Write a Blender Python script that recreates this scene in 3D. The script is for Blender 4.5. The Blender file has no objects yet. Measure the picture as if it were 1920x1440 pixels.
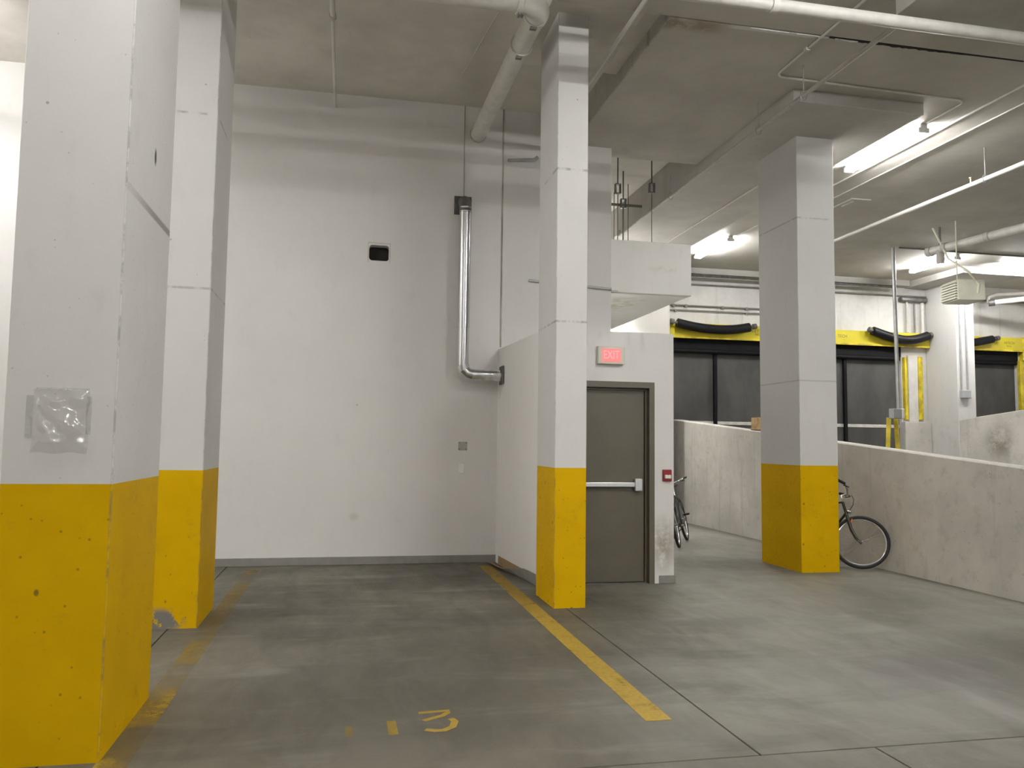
import bpy, bmesh, math, random
from mathutils import Vector, Matrix
random.seed(7)
scene = bpy.context.scene
COL = scene.collection
PI = math.pi

# ------------------------------------------------------------------ camera, world, exposure
F_PX = 1508.7
yaw, pit, rol = (math.radians(a) for a in (11.6225, 4.2601, 0.7328))
fw = Vector((math.sin(yaw) * math.cos(pit), math.cos(yaw) * math.cos(pit), math.sin(pit)))
ri = Vector((math.cos(yaw), -math.sin(yaw), 0))
up = ri.cross(fw)
r2 = ri * math.cos(rol) + up * math.sin(rol)
u2 = -ri * math.sin(rol) + up * math.cos(rol)
cam_data = bpy.data.cameras.new('camera')
cam_data.sensor_fit = 'HORIZONTAL'
cam_data.sensor_width = 36.0
cam_data.lens = F_PX / 1920 * 36.0
cam_data.clip_start = 0.05
cam_data.clip_end = 200
cam = bpy.data.objects.new('camera', cam_data)
COL.objects.link(cam)
mw = Matrix((r2, u2, -fw)).transposed().to_4x4()
mw.translation = Vector((0, 0, 1.5))
cam.matrix_world = mw
scene.camera = cam

world = bpy.data.worlds.new('world')
scene.world = world
world.use_nodes = True
world.node_tree.nodes['Background'].inputs[0].default_value = (0.02, 0.02, 0.02, 1)
world.node_tree.nodes['Background'].inputs[1].default_value = 1.0

scene.view_settings.view_transform = 'Standard'
scene.view_settings.look = 'None'
scene.view_settings.gamma = 1.0
scene.view_settings.use_curve_mapping = False
scene.view_settings.exposure = 0.47
TUBE = 190.0            # radiance of a bare fluorescent tube
TUBE_COL = (1.0, 1.0, 1.0, 1)

# ------------------------------------------------------------------ node helpers
class NT:
    def __init__(s, name):
        s.m = bpy.data.materials.new(name)
        s.m.use_nodes = True
        s.t = s.m.node_tree
        s.n = s.t.nodes
        s.b = s.n['Principled BSDF']
        s.out = s.n['Material Output']
        s.geo = s.n.new('ShaderNodeNewGeometry')
        s.pos = s.geo.outputs['Position']
        s._sep = None
    def link(s, a, b):
        s.t.links.new(a, b)
    def put(s, inp, v):
        if isinstance(v, bpy.types.NodeSocket):
            s.link(v, inp)
        elif isinstance(v, (tuple, list)) and len(v) == 3 and inp.type == 'RGBA':
            inp.default_value = (*v, 1)
        else:
            inp.default_value = v
    def math(s, op, a, b=None, c=None, clamp=False):
        n = s.n.new('ShaderNodeMath'); n.operation = op; n.use_clamp = clamp
        s.put(n.inputs[0], a)
        if b is not None: s.put(n.inputs[1], b)
        if c is not None: s.put(n.inputs[2], c)
        return n.outputs[0]
    def noise(s, scale, detail=4, rough=0.55, stretch=(1, 1, 1), off=(0, 0, 0), dist=0.0, vec=None):
        mp = s.n.new('ShaderNodeMapping')
        s.link(vec or s.pos, mp.inputs[0])
        mp.inputs['Scale'].default_value = stretch
        mp.inputs['Location'].default_value = off
        n = s.n.new('ShaderNodeTexNoise')
        s.link(mp.outputs[0], n.inputs['Vector'])
        n.inputs['Scale'].default_value = scale
        n.inputs['Detail'].default_value = detail
        n.inputs['Roughness'].default_value = rough
        n.inputs['Distortion'].default_value = dist
        return n.outputs[0]
    def ramp(s, f, a, b, va=0.0, vb=1.0):
        n = s.n.new('ShaderNodeMapRange')
        n.interpolation_type = 'SMOOTHSTEP'
        s.put(n.inputs[0], f)
        n.inputs[1].default_value = a; n.inputs[2].default_value = b
        n.inputs[3].default_value = va; n.inputs[4].default_value = vb
        return n.outputs[0]
    def mix(s, f, a, b, mode='MIX'):
        n = s.n.new('ShaderNodeMix'); n.data_type = 'RGBA'; n.blend_type = mode
        s.put(n.inputs[0], f); s.put(n.inputs[6], a); s.put(n.inputs[7], b)
        return n.outputs[2]
    def axis(s, i):
        if s._sep is None:
            s._sep = s.n.new('ShaderNodeSeparateXYZ'); s.link(s.pos, s._sep.inputs[0])
        return s._sep.outputs[i]
    def specks(s, scale, size, keep, off=(0, 0, 0), stretch=(1, 1, 1)):
        """sparse dots: 1 inside a dot"""
        mp = s.n.new('ShaderNodeMapping'); s.link(s.pos, mp.inputs[0])
        mp.inputs['Location'].default_value = off; mp.inputs['Scale'].default_value = stretch
        v = s.n.new('ShaderNodeTexVoronoi'); s.link(mp.outputs[0], v.inputs['Vector'])
        v.inputs['Scale'].default_value = scale
        sep = s.n.new('ShaderNodeSeparateColor'); s.link(v.outputs['Color'], sep.inputs[0])
        k = s.math('GREATER_THAN', sep.outputs[0], 1 - keep)
        d = s.ramp(v.outputs['Distance'], size * 0.5, size, 1, 0)
        return s.math('MULTIPLY', k, d)
    def band(s, f, c, w, soft):
        """1 where |f-c|<w"""
        d = s.math('ABSOLUTE', s.math('SUBTRACT', f, c))
        return s.ramp(d, w, w + soft, 1, 0)
    def spot(s, c, r, soft, stretch=(1, 1, 1)):
        """soft round patch around world point c"""
        v = s.n.new('ShaderNodeVectorMath'); v.operation = 'SUBTRACT'
        s.link(s.pos, v.inputs[0]); v.inputs[1].default_value = c
        v2 = s.n.new('ShaderNodeVectorMath'); v2.operation = 'MULTIPLY'
        s.link(v.outputs[0], v2.inputs[0]); v2.inputs[1].default_value = stretch
        l = s.n.new('ShaderNodeVectorMath'); l.operation = 'LENGTH'
        s.link(v2.outputs[0], l.inputs[0])
        return s.ramp(l.outputs['Value'], r, r + soft, 1, 0)
    def bump(s, h, strength=0.3, dist=0.01):
        b = s.n.new('ShaderNodeBump')
        s.link(h, b.inputs['Height'])
        b.inputs['Strength'].default_value = strength
        b.inputs['Distance'].default_value = dist
        s.link(b.outputs[0], s.b.inputs['Normal'])
    def base(s, c, rough=0.6, metal=0.0, spec=0.5):
        s.put(s.b.inputs['Base Color'], c)
        s.put(s.b.inputs['Roughness'], rough)
        s.put(s.b.inputs['Metallic'], metal)
        s.b.inputs['Specular IOR Level'].default_value = spec
        return s.m

def plain(name, c, rough=0.5, metal=0.0, spec=0.5, var=0.12, scale=9.0, bump=0.0):
    """a paint or metal with a little procedural variation"""
    t = NT(name)
    n = t.noise(scale, 5)
    k = t.ramp(n, 0.3, 0.7)
    d = tuple(x * (1 - var) for x in c); l = tuple(min(1, x * (1 + var)) for x in c)
    col = t.mix(k, d, l)
    if bump: t.bump(t.noise(scale * 12, 3), bump, 0.004)
    return t.base(col, rough, metal, spec)

def emit(name, c, s, b=(0.8, 0.8, 0.8)):
    t = NT(name)
    t.base(b, 0.4)
    t.b.inputs['Emission Color'].default_value = c
    t.b.inputs['Emission Strength'].default_value = s
    return t.m

# ------------------------------------------------------------------ materials
def wall_paint(name, c, mott=0.05, specks=0.0, streak=0.0, extra=None, rough=0.7):
    t = NT(name)
    n = t.noise(0.9, 5, 0.6)
    col = t.mix(t.ramp(n, 0.25, 0.75), tuple(x * (1 - mott) for x in c), c)
    n2 = t.noise(7, 5, 0.65, (1, 1, 0.5), (3, 1, 2))
    col = t.mix(t.math('MULTIPLY', t.ramp(n2, 0.52, 0.75), 0.28), col, tuple(x * 0.82 for x in c))
    if streak:
        n3 = t.noise(5, 4, 0.6, (1, 1, 0.06), (7, 0, 0))
        col = t.mix(t.math('MULTIPLY', t.ramp(n3, 0.55, 0.72), streak), col, (c[0] * .6, c[1] * .56, c[2] * .48))
    if specks:
        m = t.specks(9, 0.09, specks)
        col = t.mix(t.math('MULTIPLY', m, 0.6), col, (0.17, 0.16, 0.14))
        m = t.specks(26, 0.14, specks * 0.7, (4, 2, 1))
        col = t.mix(t.math('MULTIPLY', m, 0.45), col, (0.2, 0.19, 0.17))
    if extra: col = extra(t, col)
    t.bump(t.noise(55, 3, 0.7), 0.12, 0.004)
    return t.base(col, rough, 0, 0.35)

WALL = (0.72, 0.70, 0.67)
def back_extra(t, col):
    m = t.spot((0.13, 10.2, 0.58), 0.02, 0.06, (1, 0.2, 1.2))
    col = t.mix(t.math('MULTIPLY', m, 0.35), col, (0.42, 0.42, 0.33))
    m = t.spot((0.13, 10.2, 1.96), 0.008, 0.012, (1, 0.2, 1))
    col = t.mix(t.math('MULTIPLY', m, 0.5), col, (0.3, 0.33, 0.2))
    return col
M_WALL = wall_paint('white_wall_paint', WALL, 0.06, 0, 0.0, back_extra)
M_WALL2 = wall_paint('white_wall_paint_plain', WALL, 0.06, 0.03, 0.12)
def stair_front_extra(t, col):
    n = t.noise(11, 5, 0.6)
    m = t.spot((3.46, 8.42, 0.42), 0.02, 0.36, (1.6, 0.2, 0.9))
    m = t.math('MULTIPLY', m, t.ramp(n, 0.25, 0.6))
    col = t.mix(t.math('MULTIPLY', m, 0.75), col, (0.24, 0.2, 0.13))
    g = t.noise(9, 4, 0.6, (1, 1, 0.12))
    m = t.math('MULTIPLY', t.ramp(t.axis(2), 2.45, 2.75, 0, 1), t.ramp(g, 0.5, 0.7))
    return t.mix(t.math('MULTIPLY', m, 0.4), col, (0.36, 0.34, 0.3))
M_STAIR = wall_paint('stair_wall_paint', WALL, 0.06, 0, 0, stair_front_extra)
def joint_line(z, dark=0.6, w=0.006, n0=0.42, n1=0.58):
    def f(t, col):
        n = t.noise(5, 4, 0.7, (1, 1, 0.3), (z, 0, 0))
        m = t.math('MULTIPLY', t.band(t.axis(2), z, w, 0.008), t.ramp(n, n0, n1))
        return t.mix(t.math('MULTIPLY', m, dark), col, (0.12, 0.105, 0.085))
    return f
def chain(*fs):
    def g(t, col):
        for f in fs: col = f(t, col)
        return col
    return g
def arris(x, y, k=0.6):
    def f(t, col):
        d = t.math('ADD', t.math('ABSOLUTE', t.math('SUBTRACT', t.axis(0), x)), t.math('ABSOLUTE', t.math('SUBTRACT', t.axis(1), y)))
        n = t.noise(6, 5, 0.75, (1, 1, 0.8), (x, y, 0))
        w = t.math('MULTIPLY', t.ramp(d, 0.003, 0.012, 1, 0), t.ramp(n, 0.46, 0.58, 0.25, 1))
        return t.mix(t.math('MULTIPLY', w, k), col, (0.12, 0.11, 0.09))
    return f
COLP = (0.64, 0.625, 0.60)
def c1_extra(t, col):
    n = t.noise(4, 3, 0.6)
    m = t.math('MULTIPLY', t.band(t.axis(2), 2.745, 0.012, 0.016), t.math('GREATER_THAN', t.axis(0), -1.085))
    m = t.math('MULTIPLY', m, t.ramp(t.axis(1), 4.15, 4.8, 0.2, 1.0))
    col = t.mix(t.math('MULTIPLY', m, 0.75), col, (0.17, 0.155, 0.125))
    m = t.spot((-1.08, 4.70, 3.07), 0.012, 0.016, (1, 0.9, 0.45))
    return t.mix(m, col, (0.06, 0.055, 0.05))
M_COL1 = wall_paint('column_paint_near', COLP, 0.06, 0.16, 0, chain(c1_extra, arris(-1.08, 4.16)))
M_COL2 = wall_paint('column_paint_second', COLP, 0.06, 0.04, 0, chain(joint_line(4.22, 0.45), joint_line(2.745, 0.4), arris(-1.12, 6.93, 0.4)))
M_COL3 = wall_paint('column_paint_middle', COLP, 0.06, 0.08, 0, chain(joint_line(4.13, 0.55, 0.008), joint_line(2.66, 0.5, 0.006), arris(1.91, 7.27, 0.3)))
M_COL4 = wall_paint('column_paint_right', COLP, 0.06, 0.05, 0, chain(joint_line(2.32, 0.28, 0.005, 0.2, 0.4), joint_line(4.35, 0.35), arris(5.41, 8.89, 0.15)))
def c5_extra(t, col):
    m = t.math('MULTIPLY', t.ramp(t.noise(2.5, 5, 0.65), 0.5, 0.75), t.ramp(t.axis(2), 1.6, 2.8, 1, 0))
    return t.mix(t.math('MULTIPLY', m, 0.5), col, (0.4, 0.37, 0.3))
M_COL5 = wall_paint('column_paint_far', COLP, 0.05, 0.05, 0.1, c5_extra)

def yellow(name, dirt, *wear):
    t = NT(name)
    c = (0.64, 0.382, 0.002)
    n = t.noise(2.2, 5, 0.6)
    col = t.mix(t.ramp(n, 0.3, 0.7), (0.58, 0.343, 0.0015), c)
    m = t.specks(11, 0.16, dirt, (1, 3, 0), (1, 1, 0.7))
    col = t.mix(t.math('MULTIPLY', m, 0.75), col, (0.09, 0.075, 0.02))
    m = t.specks(24, 0.2, dirt * 0.9, (5, 1, 2))
    col = t.mix(t.math('MULTIPLY', m, 0.6), col, (0.13, 0.1, 0.02))
    g = t.noise(6, 6, 0.7, (1, 1, 1), (2, 5, 1))
    col = t.mix(t.math('MULTIPLY', t.ramp(g, 0.56, 0.75), 0.35), col, (0.33, 0.22, 0.02))
    for w in wear: col = w(t, col)
    return t, col
t, c = yellow('yellow_column_paint', 0.26, arris(-1.08, 4.16, 0.7), arris(1.91, 7.27, 0.6))
t.bump(t.noise(45, 3), 0.1, 0.004)
M_YEL = t.base(c, 0.55, 0, 0.05)
t, c = yellow('yellow_column_paint_chipped', 0.1, arris(-1.12, 6.93, 0.6))
n = t.noise(9, 5, 0.7)
m = t.math('MULTIPLY', t.spot((-1.42, 6.93, 0.06), 0.10, 0.10, (0.8, 0.3, 1.6)), t.ramp(n, 0.45, 0.5))
c = t.mix(m, c, (0.19, 0.18, 0.16))
M_YEL2 = t.base(c, 0.55, 0, 0.05)

def concrete(name, c, scale=1.0, pores=0.1, stain=0.35, streak=0.0, extra=None, rough=0.75, bumpk=0.25):
    t = NT(name)
    n = t.noise(1.3 * scale, 6, 0.62)
    col = t.mix(t.ramp(n, 0.3, 0.7), tuple(x * 0.86 for x in c), tuple(min(1, x * 1.06) for x in c))
    n2 = t.noise(5 * scale, 6, 0.7, off=(5, 3, 1))
    col = t.mix(t.math('MULTIPLY', t.ramp(n2, 0.5, 0.72), stain), col, tuple(x * 0.66 for x in c))
    if pores:
        m = t.specks(14, 0.12, pores)
        col = t.mix(t.math('MULTIPLY', m, 0.7), col, tuple(x * 0.3 for x in c))
    if streak:
        n3 = t.noise(5, 4, 0.65, (1, 1, 0.08), (3, 0, 0))
        col = t.mix(t.math('MULTIPLY', t.ramp(n3, 0.55, 0.7), streak), col, tuple(x * 0.5 for x in c))
    if extra: col = extra(t, col)
    t.bump(t.noise(38, 4, 0.7), bumpk, 0.004)
    return t.base(col, rough, 0, 0.3)
CEIL = (0.69, 0.655, 0.59)
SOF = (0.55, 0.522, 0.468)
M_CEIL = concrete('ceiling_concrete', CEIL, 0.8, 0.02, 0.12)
def soffit_extra(t, col):
    g = t.noise(4, 5, 0.7)
    b = t.band(t.axis(1), 6.95, 0.03, 0.14)
    m = t.math('MULTIPLY', b, t.band(t.axis(0), 3.1, 0.2, 0.3))
    m = t.math('MULTIPLY', m, t.ramp(g, 0.35, 0.55))
    col = t.mix(t.math('MULTIPLY', m, 0.6), col, (0.2, 0.14, 0.05))
    b = t.band(t.axis(1), 6.89, 0.02, 0.02)
    m = t.math('MULTIPLY', b, t.band(t.axis(0), 3.95, 0.35, 0.15))
    m = t.math('MULTIPLY', m, t.ramp(g, 0.38, 0.45))
    return t.mix(t.math('MULTIPLY', m, 0.8), col, (0.75, 0.75, 0.72))
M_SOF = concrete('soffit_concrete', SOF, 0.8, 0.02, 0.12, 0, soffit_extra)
M_FACE = concrete('stained_beam_face', (0.5, 0.47, 0.42), 1, 0.05, 0.3, 0.7)
M_BEAM = concrete('beam_concrete', (0.52, 0.5, 0.46), 0.8, 0.02, 0.1, 0.12)
def ramp_extra(t, col):
    n = t.noise(3, 6, 0.7)
    m = t.math('MULTIPLY', t.spot((10.2, 11.0, 1.62), 0.05, 0.4, (0.2, 1, 1)), t.ramp(n, 0.3, 0.6))
    return t.mix(t.math('MULTIPLY', m, 0.8), col, (0.16, 0.14, 0.1))
M_RAMP = concrete('ramp_wall_concrete', (0.56, 0.53, 0.475), 1.1, 0.3, 0.6, 0.3, ramp_extra)
M_DOCKW = concrete('dock_wall_paint', (0.62, 0.6, 0.56), 0.9, 0.12, 0.2, 0.35)

def floor_mat():
    t = NT('floor_concrete')
    c = (0.285, 0.27, 0.235)
    n = t.noise(0.45, 7, 0.62, (1, 0.8, 1), dist=0.6)
    col = t.mix(t.ramp(n, 0.32, 0.68), (0.082, 0.074, 0.053), (0.166, 0.155, 0.119))
    n2 = t.noise(2.1, 6, 0.66, (1.5, 0.55, 1), (9, 2, 0), 0.4)
    col = t.mix(t.math('MULTIPLY', t.ramp(n2, 0.45, 0.72), 0.55), col, (0.092, 0.084, 0.068))
    n3 = t.noise(3.0, 5, 0.6, (0.5, 1.6, 1), (2, 7, 0))
    col = t.mix(t.math('MULTIPLY', t.ramp(n3, 0.54, 0.72), 0.35), col, (0.235, 0.225, 0.195))
    n4 = t.noise(60, 4, 0.7)
    col = t.mix(t.math('MULTIPLY', t.ramp(n4, 0.4, 0.7), 0.18), col, (0.14, 0.13, 0.115))
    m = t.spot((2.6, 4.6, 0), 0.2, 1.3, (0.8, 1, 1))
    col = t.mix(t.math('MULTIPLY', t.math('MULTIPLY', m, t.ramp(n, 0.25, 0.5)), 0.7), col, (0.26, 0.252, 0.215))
    # painted pale sheen on the right, pale scrape and dark smear in the bay
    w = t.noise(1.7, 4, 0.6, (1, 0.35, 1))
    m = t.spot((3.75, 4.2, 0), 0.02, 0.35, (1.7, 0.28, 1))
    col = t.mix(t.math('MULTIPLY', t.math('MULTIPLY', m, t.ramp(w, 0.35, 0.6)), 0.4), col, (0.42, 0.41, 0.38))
    m = t.spot((0.35, 7.6, 0), 0.02, 0.3, (1, 3.2, 1))
    col = t.mix(t.math('MULTIPLY', t.math('MULTIPLY', m, t.ramp(n2, 0.35, 0.5)), 0.35), col, (0.36, 0.345, 0.31))
    m = t.math('MULTIPLY', t.band(t.axis(1), 7.6, 0.015, 0.16), t.band(t.axis(0), 4.4, 0.9, 0.9))
    col = t.mix(t.math('MULTIPLY', m, 0.3), col, (0.13, 0.12, 0.105))
    m = t.spot((0.2, 5.2, 0), 0.2, 1.6, (0.75, 1, 1))
    col = t.mix(t.math('MULTIPLY', t.math('MULTIPLY', m, t.ramp(n, 0.25, 0.5)), 0.5), col, (0.075, 0.068, 0.052))
    k1 = t.noise(1.1, 5, 0.6, (0.32, 1.5, 1), (4, 3, 0), 0.3)
    col = t.mix(t.math('MULTIPLY', t.ramp(k1, 0.5, 0.68), 0.6), col, (0.08, 0.073, 0.06))
    k2 = t.noise(1.4, 5, 0.6, (0.4, 1.3, 1), (1, 8, 0), 0.3)
    col = t.mix(t.math('MULTIPLY', t.ramp(k2, 0.54, 0.7), 0.5), col, (0.24, 0.232, 0.2))
    m = t.spot((4.6, 4.6, 0), 0.5, 1.5, (0.8, 1, 1))
    col = t.mix(t.math('MULTIPLY', m, 0.6), col, (0.1, 0.094, 0.08))
    m = t.math('MULTIPLY', t.ramp(t.axis(0), 2.6, 3.8, 0, 1), t.ramp(t.axis(1), 5.0, 6.2, 0, 1))
    col = t.mix(t.math('MULTIPLY', t.math('MULTIPLY', m, t.ramp(n, 0.2, 0.6, 0.4, 1)), 0.45), col, (0.27, 0.262, 0.225))
    m = t.specks(5, 0.03, 0.05)
    col = t.mix(t.math('MULTIPLY', m, 0.7), col, (0.08, 0.075, 0.07))
    t.bump(t.noise(30, 5, 0.7), 0.12, 0.003)
    rr = t.ramp(n2, 0.3, 0.7, 0.5, 0.68)
    return t.base(col, rr, 0, 0.32)
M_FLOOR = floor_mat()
M_GAP = plain('floor_joint_filler', (0.05, 0.046, 0.042), 0.9)

def worn_yellow(name, lo, hi, fade):
    """road paint worn through to the concrete below; fade(t) multiplies the coverage"""
    t = NT(name)
    n = t.noise(7, 6, 0.75)
    n2 = t.noise(40, 4, 0.7)
    cov = t.ramp(t.math('ADD', t.math('MULTIPLY', n, 0.75), t.math('MULTIPLY', n2, 0.25)), lo, hi, 1, 0.25)
    if fade: cov = t.math('MULTIPLY', cov, fade(t))
    t.base(t.mix(t.ramp(n2, 0.3, 0.7), (0.36, 0.235, 0.03), (0.46, 0.31, 0.05)), 0.6, 0, 0.3)
    tr = t.n.new('ShaderNodeBsdfTransparent')
    mx = t.n.new('ShaderNodeMixShader')
    t.link(cov, mx.inputs[0]); t.link(tr.outputs[0], mx.inputs[1]); t.link(t.b.outputs[0], mx.inputs[2])
    t.link(mx.outputs[0], t.out.inputs[0])
    return t.m
M_LINE = worn_yellow('worn_yellow_line', 0.5, 0.74, lambda t: t.ramp(t.axis(1), 6.0, 9.5, 0.95, 0.5))
M_LINE2 = worn_yellow('very_worn_yellow_line', 0.36, 0.6, lambda t: t.math('MULTIPLY', t.ramp(t.axis(1), 5.0, 5.4, 0.85, 0.36), t.ramp(t.noise(1.6, 2, 0.5), 0.38, 0.6, 0.15, 1.0)))
M_NUM = worn_yellow('worn_yellow_number', 0.5, 0.74, lambda t: t.ramp(t.axis(0), 0.05, 0.45, 0.35, 0.9))

M_FLAKE = plain('white_flaking_paint', (0.8, 0.79, 0.76), 0.6)
M_PIPE = plain('white_pipe_paint', (0.66, 0.635, 0.585), 0.42, 0, 0.5, 0.06)
M_PIPE2 = plain('grey_white_pipe_paint', (0.5, 0.47, 0.43), 0.5, 0, 0.4, 0.08)
M_COND = plain('conduit_steel', (0.42, 0.42, 0.41), 0.42, 0.6, 0.5, 0.1)
M_DCOND = plain('dull_dark_pipe', (0.19, 0.18, 0.165), 0.6, 0.0, 0.4, 0.15)
def galv():
    t = NT('galvanised_sheet')
    n = t.noise(16, 3, 0.5, (1, 1, 0.03))
    return t.base(t.mix(t.ramp(n, 0.3, 0.7), (0.55, 0.555, 0.56), (0.78, 0.785, 0.79)), 0.24, 1.0)
M_GALV = galv()
M_DSTEEL = plain('dark_weathered_steel', (0.13, 0.125, 0.12), 0.45, 0.5, 0.5, 0.3)
M_BLACK = plain('black_rubber', (0.007, 0.007, 0.008), 0.45, 0, 0.25, 0.2)
M_TYRE = plain('tyre_rubber', (0.016, 0.016, 0.017), 0.7, 0, 0.4, 0.2, 60, 0.3)
M_DARK = plain('dark_recess', (0.012, 0.011, 0.009), 0.9)
M_DOOR = plain('taupe_door_paint', (0.103, 0.09, 0.064), 0.42, 0, 0.4, 0.06, 3)
M_FRAME = plain('taupe_frame_paint', (0.115, 0.097, 0.07), 0.42, 0, 0.4, 0.08, 4)
M_ALU = plain('brushed_aluminium', (0.62, 0.63, 0.63), 0.35, 0.8, 0.5, 0.05)
M_BASE = plain('grey_vinyl_baseboard', (0.235, 0.225, 0.205), 0.5, 0, 0.4, 0.08)
M_GLUE = concrete('old_tan_glue', (0.36, 0.25, 0.13), 8, 0.3, 0.5)
M_CREAM = plain('cream_enamel', (0.85, 0.83, 0.69), 0.4, 0, 0.5, 0.04)
M_SIGN = plain('cream_sign_housing', (0.6, 0.58, 0.48), 0.4, 0, 0.5, 0.04)
M_RED = plain('red_plastic', (0.24, 0.012, 0.012), 0.35, 0, 0.5, 0.1)
M_WHITE = plain('white_plastic', (0.78, 0.76, 0.72), 0.4, 0, 0.5, 0.03)
M_GREYBOX = plain('grey_box_enamel', (0.36, 0.37, 0.365), 0.45, 0, 0.5, 0.06)
M_DYEL = plain('dock_yellow_enamel', (0.64, 0.53, 0.03), 0.32, 0, 0.5, 0.1, 2)
M_DYEL2 = plain('dirty_dock_yellow', (0.62, 0.48, 0.03), 0.5, 0, 0.5, 0.35, 4)
M_INK = plain('dark_green_print', (0.17, 0.16, 0.03), 0.5)
def curtain():
    t = NT('dock_curtain_vinyl')
    n = t.noise(2, 5, 0.65, (1, 1, 0.5))
    return t.base(t.mix(t.ramp(n, 0.3, 0.7), (0.052, 0.051, 0.047), (0.08, 0.078, 0.072)), 0.6, 0, 0.25)
M_CURT = curtain()
M_SHADE = plain('black_dock_shade', (0.006, 0.006, 0.007), 0.6, 0, 0.12, 0.2)
M_STRIPE = plain('pale_stripe', (0.56, 0.54, 0.48), 0.5)
M_WOOD = plain('tan_wood', (0.42, 0.28, 0.13), 0.7, 0, 0.3, 0.25, 14)
M_CHROME = plain('bicycle_alloy', (0.7, 0.7, 0.7), 0.25, 1.0, 0.5, 0.05)
M_BFRAME = plain('dark_bicycle_paint', (0.035, 0.04, 0.03), 0.3, 0.2, 0.5, 0.2)
M_ORANGE = plain('orange_reflector', (0.75, 0.2, 0.02), 0.3)
M_TUBE = emit('lit_fluorescent_tube', TUBE_COL, TUBE)
M_TUBE2 = emit('lit_unseen_strip_tube', TUBE_COL, TUBE * 0.92)  # tubes of the unseen strips, strength set apart from the visible ones
M_EXIT = emit('lit_red_exit_panel', (1.0, 0.2, 0.2, 1), 0.8, (0.3, 0.01, 0.01))
M_EXITL = emit('lit_exit_letters', (1.0, 0.34, 0.3, 1), 0.9, (0.3, 0.03, 0.03))
M_LAMP = plain('white_lamp_enamel', (0.8, 0.79, 0.76), 0.4, 0, 0.5, 0.03)
def plastic(lo=0.04, hi=0.16):
    t = NT('clear_plastic_film')
    n = t.noise(9, 4, 0.6, dist=1.0)
    t.base((0.85, 0.85, 0.84), 0.3, 0, 0.5)
    tr = t.n.new('ShaderNodeBsdfTransparent')
    tr.inputs[0].default_value = (0.96, 0.96, 0.955, 1)
    gl = t.n.new('ShaderNodeBsdfGlossy')
    gl.inputs['Roughness'].default_value = 0.13
    mx = t.n.new('ShaderNodeMixShader')
    t.link(t.ramp(n, 0.4, 0.8, lo, hi), mx.inputs[0]); t.link(tr.outputs[0], mx.inputs[1]); t.link(t.b.outputs[0], mx.inputs[2])
    m2 = t.n.new('ShaderNodeMixShader')
    m2.inputs[0].default_value = 0.13
    t.link(mx.outputs[0], m2.inputs[1]); t.link(gl.outputs[0], m2.inputs[2])
    t.link(m2.outputs[0], t.out.inputs[0])
    return t.m
M_FILM = plastic()

# ------------------------------------------------------------------ mesh helpers
def link_mesh(name, bm, mat, parent=None, smooth=False):
    me = bpy.data.meshes.new(name)
    bm.normal_update()
    bm.to_mesh(me); bm.free()
    if smooth:
        for p in me.polygons: p.use_smooth = True
        me.set_sharp_from_angle(angle=math.radians(40))
    for m in (mat if isinstance(mat, (list, tuple)) else [mat]): me.materials.append(m)
    o = bpy.data.objects.new(name, me)
    COL.objects.link(o)
    if parent is not None: o.parent = parent
    return o

def box(bm, x0, x1, y0, y1, z0, z1, bev=0.0, seg=1):
    r = bmesh.ops.create_cube(bm, size=1.0)
    vs = r['verts']
    for v in vs:
        v.co = Vector((x0 + (v.co.x + .5) * (x1 - x0), y0 + (v.co.y + .5) * (y1 - y0), z0 + (v.co.z + .5) * (z1 - z0)))
    if bev:
        es = list({e for v in vs for e in v.link_edges})
        bmesh.ops.bevel(bm, geom=es, offset=bev, segments=seg, affect='EDGES', profile=0.5)
    return bm

def boxes(*args, bev=0.0, seg=1):
    bm = bmesh.new()
    for a in args: box(bm, *a, bev=bev, seg=seg)
    return bm

def tube(bm, pts, r, n=12, caps=True, closed=False):
    pts = [Vector(p) for p in pts]
    rad = r if isinstance(r, (list, tuple)) else [r] * len(pts)
    rings = []
    prev = None
    N = len(pts)
    for i, p in enumerate(pts):
        if closed:
            d = pts[(i + 1) % N] - pts[i - 1]
        else:
            d = (pts[min(i + 1, N - 1)] - p).normalized() + (p - pts[max(i - 1, 0)]).normalized()
        d.normalize()
        if prev is None:
            a = Vector((0, 0, 1)) if abs(d.z) < 0.9 else Vector((1, 0, 0))
            u = d.cross(a).normalized()
        else:
            u = (prev - d * prev.dot(d)).normalized()
        prev = u
        w = d.cross(u)
        k = 1.0
        if not closed and 0 < i < N - 1:
            c = (pts[i + 1] - p).normalized().dot(d)
            k = 1 / max(c, 0.5)
        rings.append([bm.verts.new(p + (u * math.cos(2 * PI * j / n) + w * math.sin(2 * PI * j / n)) * rad[i]) for j in range(n)])
    for i in range(N if closed else N - 1):
        a, b = rings[i], rings[(i + 1) % N]
        for j in range(n):
            bm.faces.new((a[j], a[(j + 1) % n], b[(j + 1) % n], b[j]))
    if caps and not closed:
        bm.faces.new(list(reversed(rings[0]))); bm.faces.new(rings[-1])
    return bm

def tubes(*args, n=12):
    bm = bmesh.new()
    for pts, r in args: tube(bm, pts, r, n)
    bmesh.ops.recalc_face_normals(bm, faces=bm.faces[:])
    return bm

def arc(c, a, b, t0, t1, n):
    """points c + a*cos + b*sin"""
    c, a, b = Vector(c), Vector(a), Vector(b)
    return [c + a * math.cos(t0 + (t1 - t0) * i / n) + b * math.sin(t0 + (t1 - t0) * i / n) for i in range(n + 1)]

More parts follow.
